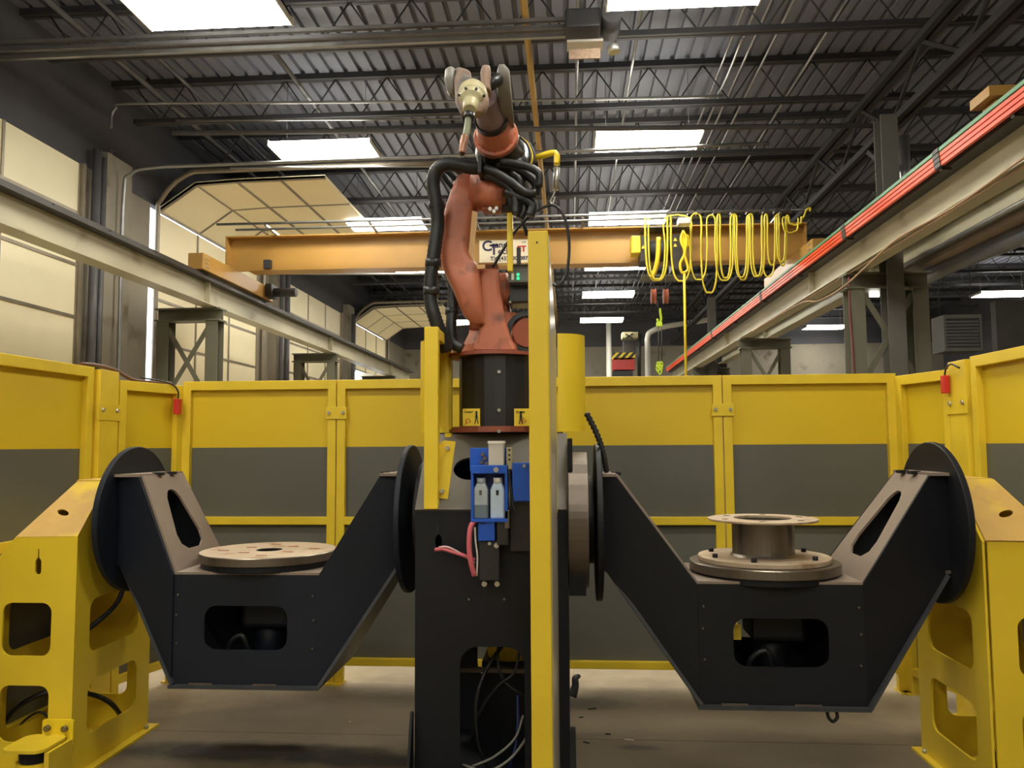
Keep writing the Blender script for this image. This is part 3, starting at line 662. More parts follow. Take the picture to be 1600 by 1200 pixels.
# left side: inside faces +x, so x axis runs towards the camera -> away: rotate +90
def between(p, q): return (p[0], p[1], 0), math.atan2(q[1]-p[1], q[0]-p[0]), math.hypot(q[0]-p[0], q[1]-p[1])
def side(name, label, cat, p, q, **k): O, rz, W = between(p, q); panel(name, label, cat, O, rz, W, clamp=(), **k)
# the side fences; their inside faces look into the cell
side('safety_fence', 'left side fence panel nearest the camera, behind the left yellow tower', 'fence panel', (-3.02, 3.4), (-2.98, 4.87), ztop=2.15)
side('gate', 'narrow yellow gate in the left fence beside the back corner', 'gate', (-2.955, 5.12), (-2.80, 5.69), ztop=2.09)
side('safety_fence', 'right side fence panel nearest the camera, behind the right yellow tower', 'fence panel', (2.365, 4.93), (2.41, 3.4), ztop=2.15)
side('gate', 'narrow yellow gate in the right fence beside the back corner', 'gate', (2.225, 5.69), (2.355, 5.18), ztop=2.10)
for X, s, Y, lb in ((-2.965, 1, 5.0, 'left'), (2.36, -1, 5.065, 'right')):
    r = thing('gate_post', 'wide yellow post between the side panel and the gate in the %s fence' % lb, 'post', (X, Y, 0))
    b = nb(); box(b, (X-.03, Y-.105, .012), (X+.03, Y+.105, 2.14), .004); obj('post', b, M_YELW, r)
    k = obj('clamp_plate', box(nb(), (X+.03*s, Y-.13, 1.82), (X+.036*s, Y+.13, 1.925)), M_YELW, r)
    bolts([(X+.035*s, y, 1.885) for y in (Y-.08, Y+.08)], (s,0,0), .014, .012, M_CHROME, k)
    obj('foot_plate', box(nb(), (X-.07, Y-.11, 0), (X+.07, Y+.11, .012)), M_YELW, r)
r = thing('interlock_switch', 'red safety switch on the left gate frame near the corner', 'switch', (-2.745, 5.60, 1.88))
obj('body', box(nb(), (-2.80, 5.57, 1.88), (-2.765, 5.63, 1.99), .005), M_RED, r); obj('cable', tube(nb(), [(-2.78, 5.6, 1.99), (-2.78, 5.59, 2.05), (-2.82, 5.54, 2.10), (-2.90, 5.3, 2.12)], .006), M_RUB, r)
r = thing('interlock_switch', 'red safety switch with a curled black lead on the right gate post', 'switch', (2.18, 4.86, 1.95))
obj('body', box(nb(), (2.29, 5.14, 1.95), (2.325, 5.19, 2.06), .005), M_RED, r); obj('cable', tube(nb(), [(2.31, 5.17, 2.06), (2.31, 5.15, 2.10), (2.30, 5.06, 2.12), (2.31, 4.98, 2.09)], .006), M_RUB, r)
single('loose_hose', tube(nb(), [(-2.98, 4.75, 2.16), (-2.97, 4.9, 2.165), (-2.97, 5.1, 2.155), (-2.93, 5.3, 2.10), (-2.85, 5.62, 2.105)], .012), mat('brown_hose', (96,62,50), .5), 'brown hose lying along the top of the left fence gate', 'hose')

# ================================================================== TAILSTOCK TOWERS
def tower(X0, s, Y0, label):
    """X0 inner face, s = direction outwards, Y0 near face"""
    r = thing('support_tower', label, 'tower', (X0+s*.3, Y0+.38, 0), 'yellow support towers'); T = .012; D = .75
    P3 = lambda u, y, z: V((X0+s*u, Y0+y, z))
    Ux = V((s, 0, 0))
    # inner side plate
    side = [(0,.012), (D,.012), (D,1.20), (D-.25,1.465), (.25,1.465), (0,1.20)]
    wins = [rrect(.13,.17,.61,.44,.06), rrect(.13,.585,.61,.86,.06)]
    obj('inner_side_plate', plate(nb(), side, wins, P3(0,0,0), (0,1,0), (0,0,1), -.012), M_YEL, r)
    obj('outer_side_plate', plate(nb(), [(0,.012), (D,.012), (D,1.05), (0,1.05)], [rrect(.13,.17,.61,.44,.06), rrect(.13,.585,.61,.86,.06)], P3(.45,0,0), (0,1,0), (0,0,1), .012), M_YEL, r)
    fr = [(0.012,.012), (.45,.012), (.45,1.05), (.40,1.11), (.33,1.195), (0.012,1.20)]
    fw_ = [rrect(.125,.175,.385,.455,.05), rrect(.125,.60,.385,.865,.05)]
    slot = [(.205+a, 1.05+c) for a, c in ((-.003,.085),(.003,.085),(.004,.042),(.016,.025),(.017,-.03),(.010,-.043),(-.010,-.043),(-.017,-.03),(-.016,.025),(-.004,.042))]
    obj('front_plate', plate(nb(), fr, fw_+[slot], P3(0,.013,0), Ux, (0,0,1), .012*s), M_YEL, r)
    obj('back_plate', plate(nb(), fr, [rrect(.12,.2,.36,.42,.05)], P3(0,D-.013,0), Ux, (0,0,1), .012*s), M_YEL, r)
    for (ya, za, yb, zb, nm) in ((.0, 1.20, .25, 1.465, 'front_slope_plate'), (D, 1.20, D-.25, 1.465, 'back_slope_plate')):
        a0, a1, b0, b1 = P3(0,ya,za), P3(.33,ya,za-.005), P3(.17,yb,zb), P3(0.0,yb,zb)
        c = P3(.15, ya+(yb-ya)*.42, za+(zb-za)*.42); u = V((s,0,0)); w_ = (P3(0,yb,zb)-P3(0,ya,za)).normalized()
        hole = [c+u*.03*math.cos(t)+w_*(.022*math.sin(t)) + u*.02*math.sin(t) for t in [2*PI*i/16 for i in range(16)]] if ya == 0 else None
        obj(nm, quadplate(nb(), [a0, a1, b0, b1], .01, [hole] if hole else []), M_YELD, r)
    obj('top_plate', box(nb(), P3(0,.25,1.465), P3(.17,D-.25,1.475)), M_YELD, r)
    for (u0_, z0_, u1_, z1_, ya, yb) in ((.33,1.195,.17,1.465,.0,.25),):
        obj('shoulder_plate', quadplate(nb(), [P3(.33,0,1.195), P3(.33,D,1.195), P3(.17,D-.25,1.465), P3(.17,.25,1.465)], .01), M_YELW, r)
    obj('shoulder_plate', quadplate(nb(), [P3(.46,0,1.04), P3(.46,D,1.04), P3(.33,D,1.195), P3(.33,0,1.195)], .01), M_YELW, r)
    b = nb(); box(b, P3(-.05,-.05,0), P3(.47,D+.04,.014)); bp = obj('base_plate', b, M_YELW, r)
    bolts([P3(u,y,.014) for u, y in ((-.02,.05), (-.02,.7))], (0,0,1), .012, .02, M_CHROME, bp, 'anchor_bolt')
    obj('bearing_housing', cyl(nb(), P3(-.001,D/2,1.26), P3(-.08 if s < 0 else -.066,D/2,1.26), .17, n=32), M_BLK, r)
    return r, P3
tl, PL = tower(-2.50, -1, 4.01, 'tall yellow support tower at the left, holding the left cradle')
tr_, PR = tower(1.87, 1, 3.87, 'tall yellow support tower at the right, holding the right cradle')
# cables inside the towers
def loose(pts, r_, label, m=M_RUB): return single('loose_cable', tube(nb(), pts, r_, n=7), m, label, 'cable')
loose([(-2.46, 4.42, 1.0), (-2.5, 4.4, .80), (-2.58, 4.26, .68), (-2.66, 4.2, .60), (-2.68, 4.16, .40), (-2.64, 4.18, .18), (-2.6, 4.24, .05)], .014, 'thick black cable dropping through the side windows of the left tower')
loose([(-3.1, 4.3, .10), (-2.95, 4.25, .27), (-2.8, 4.3, .34), (-2.65, 4.4, .30), (-2.58, 4.5, .22), (-2.6, 4.7, .05)], .014, 'black cable arching behind the lower front window of the left tower')
loose([(-3.05, 4.35, .05), (-2.95, 4.3, .18), (-2.85, 4.32, .22), (-2.76, 4.35, .05)], .007, 'thin black cable loop at the foot of the left tower')
loose([(1.98, 4.0, .02), (1.96, 4.08, .22), (2.0, 4.2, .30), (2.02, 4.25, .15), (2.1, 4.4, .03)], .012, 'black cable looped inside the foot of the right tower')
# scanner on its bracket at the left tower foot
r = thing('area_scanner', 'yellow-topped dark area scanner bolted to the left tower foot', 'scanner', (-2.60, 3.90, .03))
b = nb(); plate(b, rrect(-2.635,.17,-2.475,.30,.01), [], (0,3.985,0), (1,0,0), (0,0,1), -.012); obj('mounting_plate', b, M_YELB, r)
bolts([(x, 3.972, .262) for x in (-2.60, -2.51)], (0,-1,0), .016, .012, M_STL, r)
obj('cap', plate(nb(), rrect(-2.70,3.76,-2.49,3.985,.05), [], (0,0,.215), (1,0,0), (0,1,0), .014), M_YELW, r)
obj('scan_window', lathe(nb(), (-2.585,3.87,.15), (0,0,1), [(0,0),(.072,0),(.076,.06),(0,.062)], n=28), M_BLK, r)
obj('colour_band', lathe(nb(), (-2.585,3.87,.120), (0,0,1), [(0,0),(.084,0),(.084,.03),(0,.031)], n=28), M_YELB, r)
obj('body', lathe(nb(), (-2.585,3.87,.0), (0,0,1), [(0,0),(.072,0),(.078,.118),(0,.121)], n=28), M_BLK, r)
obj('side_guard', box(nb(), (-2.50,3.80,.0), (-2.475,3.985,.21), .004), M_YELW, r)

# ================================================================== CRADLES (trunnion frames)
M_EDGE = mat('scuffed_plate_edge', (58,60,64), .45, .2, .2, 6)
def cradle(xc, ya, ol, orr, cl, cr, zb, label, M_BLK):
    """ol/orr: distance of the left/right face disc from the centre; cl/cr: of the top corners"""
    r = thing('trunnion_cradle', label, 'cradle', (xc, ya, zb), 'black trunnion cradles'); hb, zd, zt, T = .375, 1.0, 1.495, .012
    hd0, hd1 = .30, .18
    def hdep(dx, o): 
        return hd0 if dx <= hb else hd0+(hd1-hd0)*(dx-hb)/(o-hb)
    for fs, nm in ((-1, 'front'), (1, 'back')):
        y = ya+fs*hd0
        win = rrect(-.215, .625, .215, .845, .06)
        o = obj(nm+'_plate', plate(nb(), [(-hb,zb), (hb,zb), (hb,zd), (-hb,zd)], [win], (xc,y,0), (1,0,0), (0,0,1), T*fs), M_BLK, r)
        if fs < 0: bolts([(xc+bx, y-.011, bz) for bx, bz in ((-.35,.90), (.35,.90), (-.355,.80), (.355,.78), (-.35,.66), (.35,.64))], (0,-1,0), .005, .005, M_STL, o, 'screw')
        for s, oo, cc in ((-1, ol, cl), (1, orr, cr)):
            pts = [(hb,zb), (hb,zd), (cc,zt), (oo-.03,zt), (oo-.03,1.05), (oo-.05,1.035)]
            P = [V((xc+s*d, ya+fs*hdep(d, oo), z)) for d, z in pts]
            o = obj('arm_'+nm+'_plate', quadplate(nb(), P, T), M_BLK, r)
    for s, oo, cc in ((-1, ol, cl), (1, orr, cr)):
        h2 = lambda d: hdep(d, oo)-.006
        # sloping cover plate with its slot
        A, B = V((xc+s*(hb+.003), ya-h2(hb), zd)), V((xc+s*(hb+.003), ya+h2(hb), zd))
        D_, E_ = V((xc+s*cc, ya+h2(cc), zt)), V((xc+s*cc, ya-h2(cc), zt))
        mid0, mid1 = (A+B)/2, (D_+E_)/2; n_ = (mid1-mid0); y_ = V((0,1,0))
        hole = [mid0+n_*a+y_*b_ for a, b_ in ((.20,-.07),(.26,-.125),(.36,-.135),(.74,-.075),(.80,-.05),(.83,-.02),(.83,.02),(.80,.05),(.74,.075),(.36,.135),(.26,.125),(.20,.07))]
        # use squashed corners: a is a fraction of the slope
        obj('slope_plate', quadplate(nb(), [A, B, D_, E_], .012, [hole]), M_PLT, r)
        b = box(nb(), (xc+s*cc, ya-h2(cc)-.02, zt-.002), (xc+s*(oo-.03), ya+h2(cc)+.02, zt+.012)); t_ = obj('top_plate', b, M_PLT, r)
        for yy in (-.08, .06): obj('tab', box(nb(), (xc+s*(cc-.03), ya+yy, zt+.0), (xc+s*(cc+.015), ya+yy+.05, zt+.016)), M_BLK, t_)
        A, B = V((xc+s*hb, ya-hd0-.03, zb)), V((xc+s*hb, ya+hd0+.012, zb))
        D_, E_ = V((xc+s*(oo-.05), ya+h2(oo)+.02, 1.035)), V((xc+s*(oo-.05), ya-h2(oo)-.03, 1.035))
        lp = obj('lower_slope_plate', quadplate(nb(), [A, B, D_, E_], .016), M_EDGE, r)
        obj('weld_lip', box(nb(), (xc+s*(oo-.055), ya-h2(oo)-.02, 1.035), (xc+s*(oo-.01), ya+h2(oo), 1.05)), M_STLD, r)
        obj('face_disc', lathe(nb(), (xc+s*(oo-.03), ya, 1.26), (s,0,0), [(0,0),(.388,0),(.392,.004),(.392,.026),(.388,.03),(0,.03)], n=64), M_BLK, r)
    b = box(nb(), (xc-hb-.01, ya-hd0-.03, zb-.016), (xc+hb+.01, ya+hd0+.015, zb)); obj('bottom_plate', b, M_EDGE, r)
    b = nb(); plate(b, [(-hb,-hd0),(hb,-hd0),(hb,hd0),(-hb,hd0)], [circ(0,0,.15)], (xc,ya,zd), (1,0,0), (0,1,0), .012); obj('deck_plate', b, M_PLT, r)
    for x in (-.28, .05): obj('weld_bead', box(nb(), (xc+x, ya-hd0-.022, zb+.001), (xc+x+.12, ya-hd0-.012, zb+.01)), M_STLD, r)
    obj('gearbox', box(nb(), (xc-.09, ya-.13, .70), (xc+.16, ya+.13, zd-.02), .02), M_BLK, r)
    obj('motor', cyl(nb(), (xc+.02, ya, .50), (xc+.02, ya, .72), .08, n=24), M_BLK, r)
    obj('internal_hose', tube(nb(), [(xc-.13, ya-.15, .50), (xc-.12, ya-.2, .63), (xc-.05, ya-.22, .68), (xc-.02, ya-.2, .60), (xc+.02, ya-.15, .5)], .014, n=7), M_RUB, r)
    return r
cdl = cradle(-1.645, 4.38, .775, .80, .61, .665, .455, 'black V-shaped trunnion cradle on the left, carrying the bare round table', M_BLKL)
cdr = cradle(.958, 4.19, .835, .845, .735, .73, .455, 'black V-shaped trunnion cradle on the right, carrying the steel spool', M_BLK)
b = tube(nb(), [(1.17, 3.95, .43), (1.17, 3.93, .395), (1.19, 3.93, .375), (1.21, 3.93, .395), (1.21, 3.95, .43)], .008, n=7)
obj('wire_loop', b, M_RUB, cdr)
p0 = at(1146, 976, 4.0)
obj('warning_sticker', box(nb(), p0, (p0.x+.035, p0.y+.004, p0.z-.07)), M_STK, cdr)

# rotary tables
def table(xc, yc, z, label):
    r = thing('rotary_table', label, 'table', (xc, yc, z-.06), 'round steel turntables')
    obj('bearing_ring', lathe(nb(), (xc,yc,z-.060), (0,0,1), [(.15,0),(.345,0),(.35,.004),(.35,.034),(.15,.034)], n=64), M_BLK, r)
    f_ = obj('face_plate', lathe(nb(), (xc,yc,z-.04), (0,0,1), [(.07,.012),(.357,.012),(.363,.016),(.363,.054),(.359,.058),(.07,.058),(.07,.012)], n=72), [M_STL], r)
    return r, f_
t1, f1 = table(-1.64, 4.38, 1.07, 'bare round steel turntable on the left cradle')
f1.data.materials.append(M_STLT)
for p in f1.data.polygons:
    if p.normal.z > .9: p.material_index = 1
for k in range(8):
    a = 2*PI*k/8+.2; rr2 = .16 if k % 2 else .24
    obj('slot', box(nb(), (-1.64+rr2*math.cos(a)-.028, 4.38+rr2*math.sin(a)-.008, 1.0885), (-1.64+rr2*math.cos(a)+.028, 4.38+rr2*math.sin(a)+.008, 1.0905)), M_ORGD, t1)
obj('centre_bore', lathe(nb(), (-1.64,4.38,1.03), (0,0,1), [(0,0),(.07,0),(.07,.057),(.068,.057),(.068,.01),(0,.01)], n=32), M_BLK, t1)
t2, f2 = table(.958, 4.19, 1.05, 'thick round steel turntable under the spool on the right cradle')
r = thing('steel_spool', 'steel spool with a wide thin top flange standing on the right turntable', 'spool', (.958, 4.19, 1.068))
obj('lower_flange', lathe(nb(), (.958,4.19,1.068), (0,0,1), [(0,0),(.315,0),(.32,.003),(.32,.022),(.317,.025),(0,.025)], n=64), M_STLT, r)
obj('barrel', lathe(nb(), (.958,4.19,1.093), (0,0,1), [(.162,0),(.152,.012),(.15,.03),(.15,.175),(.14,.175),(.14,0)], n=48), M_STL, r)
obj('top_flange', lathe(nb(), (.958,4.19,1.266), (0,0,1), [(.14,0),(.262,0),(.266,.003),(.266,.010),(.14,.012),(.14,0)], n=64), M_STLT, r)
for a in (200, 248, 318, 90, 30, 150):
    a = math.radians(a); obj('clamp_bolt', cyl(nb(), (.958+.27*math.cos(a), 4.19+.27*math.sin(a), 1.09), (.958+.27*math.cos(a), 4.19+.27*math.sin(a), 1.112), .013, n=8), M_BLK, r)
for k in range(6):
    a = 2*PI*k/6+.3; x, y = .958+.205*math.cos(a), 4.19+.205*math.sin(a)
    obj('flange_hole_rim', lathe(nb(), (x,y,1.277), (0,0,1), [(0,0),(.016,0),(.016,.002),(0,.002)], n=14), M_STLD, r)
single('ribbed_conduit', tube(nb(), [at(916,645,4.08), at(926,664,4.08), at(935,684,4.08), at(941,702,4.08), at(945,720,4.08), at(948,738,4.09)], .0115, n=8, k=6, rough=True), M_RUB, 'black ribbed flexible conduit rising from the right cradle to the yellow shield', 'conduit')
# ================================================================== ROBOT PEDESTAL
PX0, PX1, PY0 = -.745, -.015, 3.90
r = ped = thing('robot_pedestal', 'large black steel pedestal in the middle carrying the orange robot', 'pedestal', (-.38, 4.4, 0))
xm = -.38
win = [(-.225,.05), (-.225,.44)] + [(-.225-.08+.08*math.cos(t), .62+.08*math.sin(t)) for t in [PI/2*i/5 for i in range(6)]] + [(-.44+.0-.09*math.sin(t)+.0, .62+.08*math.cos(t)) for t in [PI/2*i/5 for i in range(6)]] + [(-.53,.05)]
key = [(-.632+.017*math.cos(t), 1.19+.035*math.sin(t)) for t in [2*PI*i/14 for i in range(14)]]
obj('front_plate', plate(nb(), [(PX0,.012), (PX1,.012), (PX1,1.335), (PX0,1.335)], [[(x,z) for x, z in rrect(-.53,.06,-.225,.70,.085)], key], (0,PY0,0), (1,0,0), (0,0,1), -.016), M_BLK, r)
obj('side_plate', plate(nb(), [(0,.012),(.9,.012),(.9,1.335),(.55,1.70),(.35,1.70),(0,1.335)], [rrect(.2,.2,.7,.8,.08)], (PX0,PY0+.016,0), (0,1,0), (0,0,1), .014), M_BLK, r)
obj('side_plate', plate(nb(), [(0,.012),(.9,.012),(.9,1.335),(.55,1.70),(.35,1.70),(0,1.335)], [rrect(.2,.2,.7,.8,.08)], (PX1-.014,PY0+.016,0), (0,1,0), (0,0,1), .014), M_BLK, r)
obj('back_plate', plate(nb(), [(PX0,.012), (PX1,.012), (PX1,1.335), (PX0,1.335)], [rrect(-.55,.3,-.2,.75,.08)], (0,PY0+.92,0), (1,0,0), (0,0,1), .014), M_BLK, r)
sl = lambda x, t: V((x, PY0+.35*t, 1.335+.365*t))
hol = [sl(-.50+.085*math.cos(t), .52+.15*math.sin(t)) for t in [2*PI*i/24 for i in range(24)]]
obj('slope_plate', quadplate(nb(), [sl(PX0,0), sl(PX1,0), sl(PX1,1), sl(PX0,1)], .012, [hol]), mat('pedestal_lit_slope', (98,92,82), .55, 0, .08, 3), r)  # slope lighter than the black body: light from above painted in
obj('top_plate', box(nb(), (PX0+.02, PY0+.35, 1.70), (PX1-.02, PY0+.57, 1.715)), M_BLK, r)
obj('rear_slope_plate', quadplate(nb(), [(PX0, PY0+.916, 1.335), (PX1, PY0+.916, 1.335), (PX1, PY0+.566, 1.70), (PX0, PY0+.566, 1.70)], .012), M_BLK, r)
obj('base_flange', box(nb(), (PX0-.03, PY0-.02, 0), (PX1+.03, PY0+.98, .012)), M_BLK, r)
obj('gusset', plate(nb(), [(0,.012),(0,.40),(-.03,.40),(-.16,.012)], [], (PX0-.004,PY0-.004,0), (0,1,0), (0,0,1), -.012), M_BLK, r)
bolts([at(px,py,PY0-.016) for px, py in ((757,912), (777,912))], (0,-1,0), .013, .012, M_CHROME, r)
bolts([at(px,py,PY0-.016) for px, py in ((733,936), (788,936))], (0,-1,0), .006, .01, M_STL, r, 'screw')
obj('inner_shelf', box(nb(), (-.70, 4.3, .47), (-.06, 4.34, .49)), M_STLD, r)
# keyhole slot slit
obj('slit', box(nb(), (-.637, PY0-.018, 1.225), (-.629, PY0-.0155, 1.275)), M_INK, r)
cg = 'cables coiled inside the pedestal'
for k, (pts, rr2, mm, lb) in enumerate((
    ([(-.30,4.2,.70),(-.42,4.1,.55),(-.47,4.05,.40),(-.46,4.05,.2),(-.4,4.1,.03)], .010, M_RUB, 'black cable dropping inside the pedestal opening, leftmost'),
    ([(-.36,4.2,.72),(-.37,4.12,.58),(-.33,4.1,.48),(-.25,4.1,.42),(-.2,4.2,.3)], .008, M_RUB, 'black cable crossing the upper pedestal opening'),
    ([(-.25,4.1,.72),(-.28,4.05,.55),(-.36,4.05,.48),(-.45,4.08,.35),(-.5,4.1,.2)], .007, M_RUB, 'thin black cable curving left inside the pedestal opening'),
    ([(-.53,4.0,.12),(-.42,3.98,.10),(-.32,3.99,.14),(-.24,4.02,.22),(-.2,4.05,.3)], .007, mat('pale_cable', (140,138,130), .5), 'pale cable lying low across the pedestal opening'),
    ([(-.24,4.05,.34),(-.28,4.02,.24),(-.38,4.0,.16),(-.5,4.02,.10)], .006, MATS['pale_cable'], 'thin pale cable behind the lowest one in the pedestal'),
    ([(-.27,4.1,.42),(-.27,4.05,.25),(-.30,4.02,.12),(-.34,4.1,.03)], .008, mat('navy_cable', (24,44,96), .5), 'blue cable hanging inside the pedestal opening'))):
    single('pedestal_cable', tube(nb(), pts, rr2, n=6), mm, lb, 'cable', cg)
single('cable_drum', lathe(nb(), (-.33, 4.55, .50), (0,-.35,1), [(0,0),(.13,0),(.14,.12),(.13,.26),(0,.26)], n=28), M_YELW, 'yellow round drum standing inside the pedestal', 'drum')
obj('drum_stand', box(nb(), (-.48, 4.4, .012), (-.18, 4.75, .50)), M_BLK, ped)
# right headstock drive
r = thing('headstock_drive', 'round brown-grey steel drive housing between pedestal and right cradle', 'drive housing', (.05, 4.19, .9))
obj('drive_housing', lathe(nb(), (-.014,4.19,1.27), (1,0,0), [(0,0),(.335,0),(.34,.006),(.34,.098),(.335,.10),(0,.10)], n=64), M_STLD, r)
obj('hub', lathe(nb(), (.086,4.19,1.27), (1,0,0), [(0,0),(.22,0),(.22,.028),(0,.028)], n=40), M_BLK, r)
obj('mounting_block', box(nb(), (-.012, 3.95, .93), (.07, 4.4, 1.05)), M_BLK, r)
obj('side_bracket', box(nb(), (-.012, 3.95, 1.52), (.012, 4.2, 1.68), .004), M_BLK, r)
r = thing('headstock_drive', 'dark drive hub between the pedestal and the left cradle', 'drive housing', (-.79, 4.38, .9))
obj('drive_housing', lathe(nb(), (-.748,4.38,1.26), (-1,0,0), [(0,0),(.30,0),(.30,.045),(0,.045)], n=48), M_BLK, r)
obj('hub', lathe(nb(), (-.793,4.38,1.26), (-1,0,0), [(0,0),(.2,0),(.2,.024),(0,.024)], n=40), M_BLK, r)
# dark rag on a bracket right of the pedestal
single('rag', tube(nb(), [at(905,1056,4.9), at(899,1060,4.87), at(899,1072,4.86), at(894,1088,4.85)], [.012,.02,.022,.03], n=7), M_JST, 'small dark rag caught beside the pedestal foot', 'rag')
# floor litter
for k, (x, y, s_, lb) in enumerate(((925,1109,.05,'dark scrap of weld slag on the floor nearest the pedestal'),(908,1122,.025,'tiny dark chip on the floor below the slag scrap'),(950,1148,.03,'small dark chip on the floor in the middle right'),(983,1157,.05,'pale thin splinter on the floor'),(916,1160,.03,'small dark chip lowest on the floor right of the post'),(548,1128,.02,'pale chip on the floor left of the pedestal'))):
    d = fw+rt*(x-800)/F-up*(y-600)/F; p = V((0,0,H))+d*(-H/d.z); b = nb()
    bar(b, p+V((-s_/2,0,.004)), p+V((s_/2,-.01*k+.02,.004)), s_*.25, .006)
    single('floor_scrap', b, M_INK if 'dark' in lb else M_STLT, lb, 'scrap', 'scraps on the floor')

# ================================================================== DIVIDER WALL
r = thing('divider_panel', 'tall yellow divider post and panel standing in front of the pedestal', 'divider', (-.12, 3.2, 0))
b = box(nb(), (-.158, 3.18, .012), (-.078, 3.26, 2.50), .006); po = obj('post', b, M_YEL, r)
p_ = [(3.26,.10), (3.88,.10), (3.88,2.20), (3.45,2.40), (3.26,2.50)]
b = nb(); plate(b, p_, [], (-.146,0,0), (0.02,1,0), (0,0,1), .006); obj('sheet', b, mat('divider_sheet', (178,170,150), .3, .2, .06, 3), r)
obj('edge_trim', bar(nb(), (-.065, 3.88, 1.33), (-.065, 3.88, 2.20), .008), M_YELB, r)
obj('sheet_frame', box(nb(), (-.15, 3.83, .3), (-.10, 3.88, 2.15), .004), M_YEL, r)
obj('foot_plate', box(nb(), (-.22, 3.12, 0), (-.02, 3.32, .012)), M_YELW, r)
bb = nb(); bolt(bb, at(839,379,3.18), (0,-1,0), .004, .003); obj('screw', bb, M_INK, po)
# left short shield frame on the pedestal
r = thing('shield_frame', 'shorter bright yellow shield frame at the left of the robot base', 'shield frame', (-.66, 3.95, 1.35))
obj('front_post', box(nb(), (-.700, 3.88, 1.345), (-.632, 3.93, 2.225), .004), M_YEL, r)
obj('top_member', box(nb(), (-.697, 3.93, 2.165), (-.632, 4.38, 2.22), .004), M_YEL, r)
obj('rear_post', box(nb(), (-.697, 4.33, 1.73), (-.632, 4.38, 2.165), .004), M_YEL, r)
obj('web_sheet', box(nb(), (-.697, 3.93, 1.76), (-.690, 4.33, 2.165)), M_YEL, r)
bk = obj('mounting_bracket', plate(nb(), [(q.x, q.z) for q in [at(x, y, 3.94) for x, y in ((684,700),(690,690),(695,688),(712,690),(700,780),(686,778),(683,790))]], [], (0,3.94,0), (1,0,0), (0,0,1), .01), M_YELW, r)
bolts([at(700,700,3.93), at(691,767,3.93)], (0,-1,0), .010, .02, M_CHROME, bk)
obj('top_tab', box(nb(), at(695,677,4.12), at(706,683,4.16)), M_YELB, r)
# curved yellow shields on both sides of the robot base
def shield(xc, a0, a1, rad, z0, z1, yc, label):
    b = nb(); n = 14; A = []
    for rr2 in (rad, rad-.008):
        A.append([[b.verts.new((xc+rr2*math.sin(math.radians(a0+(a1-a0)*i/n)), yc-rr2*math.cos(math.radians(a0+(a1-a0)*i/n)), z)) for i in range(n+1)] for z in (z0, z1)])
    for i in range(n):
        for q in (0, 1): f_ = b.faces.new((A[q][0][i], A[q][0][i+1], A[q][1][i+1], A[q][1][i]))
        for q in (0, 1): b.faces.new((A[0][q][i], A[0][q][i+1], A[1][q][i+1], A[1][q][i]))
    b.faces.new((A[0][0][0], A[0][1][0], A[1][1][0], A[1][0][0])); b.faces.new((A[0][0][n], A[0][1][n], A[1][1][n], A[1][0][n]))
    return single('curved_shield', b, M_YEL, label, 'shield')
shield(-.06, 0, 78, .15, 1.72, 2.24, 4.45, 'curved yellow sheet shield right of the robot base')
shield(-.67, -80, 10, .15, 1.72, 2.22, 4.45, 'curved yellow sheet shield left of the robot base')
# ================================================================== ROBOT
RX, RY = -.385, 4.40
r = thing('robot_riser', 'black cylindrical riser with yellow warning stickers under the orange robot', 'riser', (RX, RY, 1.715), None)
obj('lower_flange', lathe(nb(), (RX,RY,1.716), (0,0,1), [(0,0),(.27,0),(.27,.03),(0,.03)], n=10), M_ORGD, r)
rb = obj('drum', lathe(nb(), (RX,RY,1.746), (0,0,1), [(0,0),(.214,0),(.214,.375),(0,.375)], n=24), M_BLK2, r)
obj('top_flange', lathe(nb(), (RX-.02,RY,2.121), (0,0,1), [(0,0),(.25,0),(.25,.018),(0,.018)], n=36), M_ORGD, r)
bolts([at(780,py,RY-.212 if py < 660 else RY-.265) for py in (581, 641, 674)], (0,-1,0), .009, .012, M_CHROME, r)
for px, py, nm in ((736.5,652,'left'), (817,652,'right')):
    p = at(px,py,RY-.21); s = 1 if nm == 'right' else -1
    o = obj('warning_sticker', box(nb(), (p.x-.045, RY-.218+.006, p.z-.045), (p.x+.045, RY-.2, p.z+.045)), M_STK, r)
    b = nb(); yy = RY-.2135
    cx = p.x+.027 if s < 0 else p.x-.01
    cyl(b, (cx, yy, p.z+.026), (cx, yy-.001, p.z+.026), .006, n=10)
    for q in (((0,.02),(0,-.006),.010), ((0,.012),(-.012,-.004),.004), ((0,.012),(.012,-.004),.004), ((-.002,-.004),(-.009,-.034),.005), ((.002,-.004),(.009,-.034),.005)):
        bar(b, (cx+q[0][0], yy, p.z+q[0][1]), (cx+q[1][0], yy, p.z+q[1][1]), q[2], .001)
    obj('pictogram', b, M_INK, o)
    b = nb(); pts = [(-.036,-.034),(-.022,-.034),(-.030,-.012),(-.016,-.004),(-.004,-.016),(-.010,-.030)]
    for a, c in zip(pts, pts[1:]): bar(b, (p.x+a[0]+(0 if s < 0 else .02), yy, p.z+a[1]), (p.x+c[0]+(0 if s < 0 else .02), yy, p.z+c[1]), .004, .001)
    obj('pictogram', b, M_REDP, o)
    text('STOP' if 0 else 'Danger', (p.x-.036, yy, p.z+.024), .016, M_INK, o)
RR = rob = thing('industrial_robot', 'big orange industrial robot arm with a soot-stained grey wrist and welding torch', 'robot', (RX, RY, 2.139))
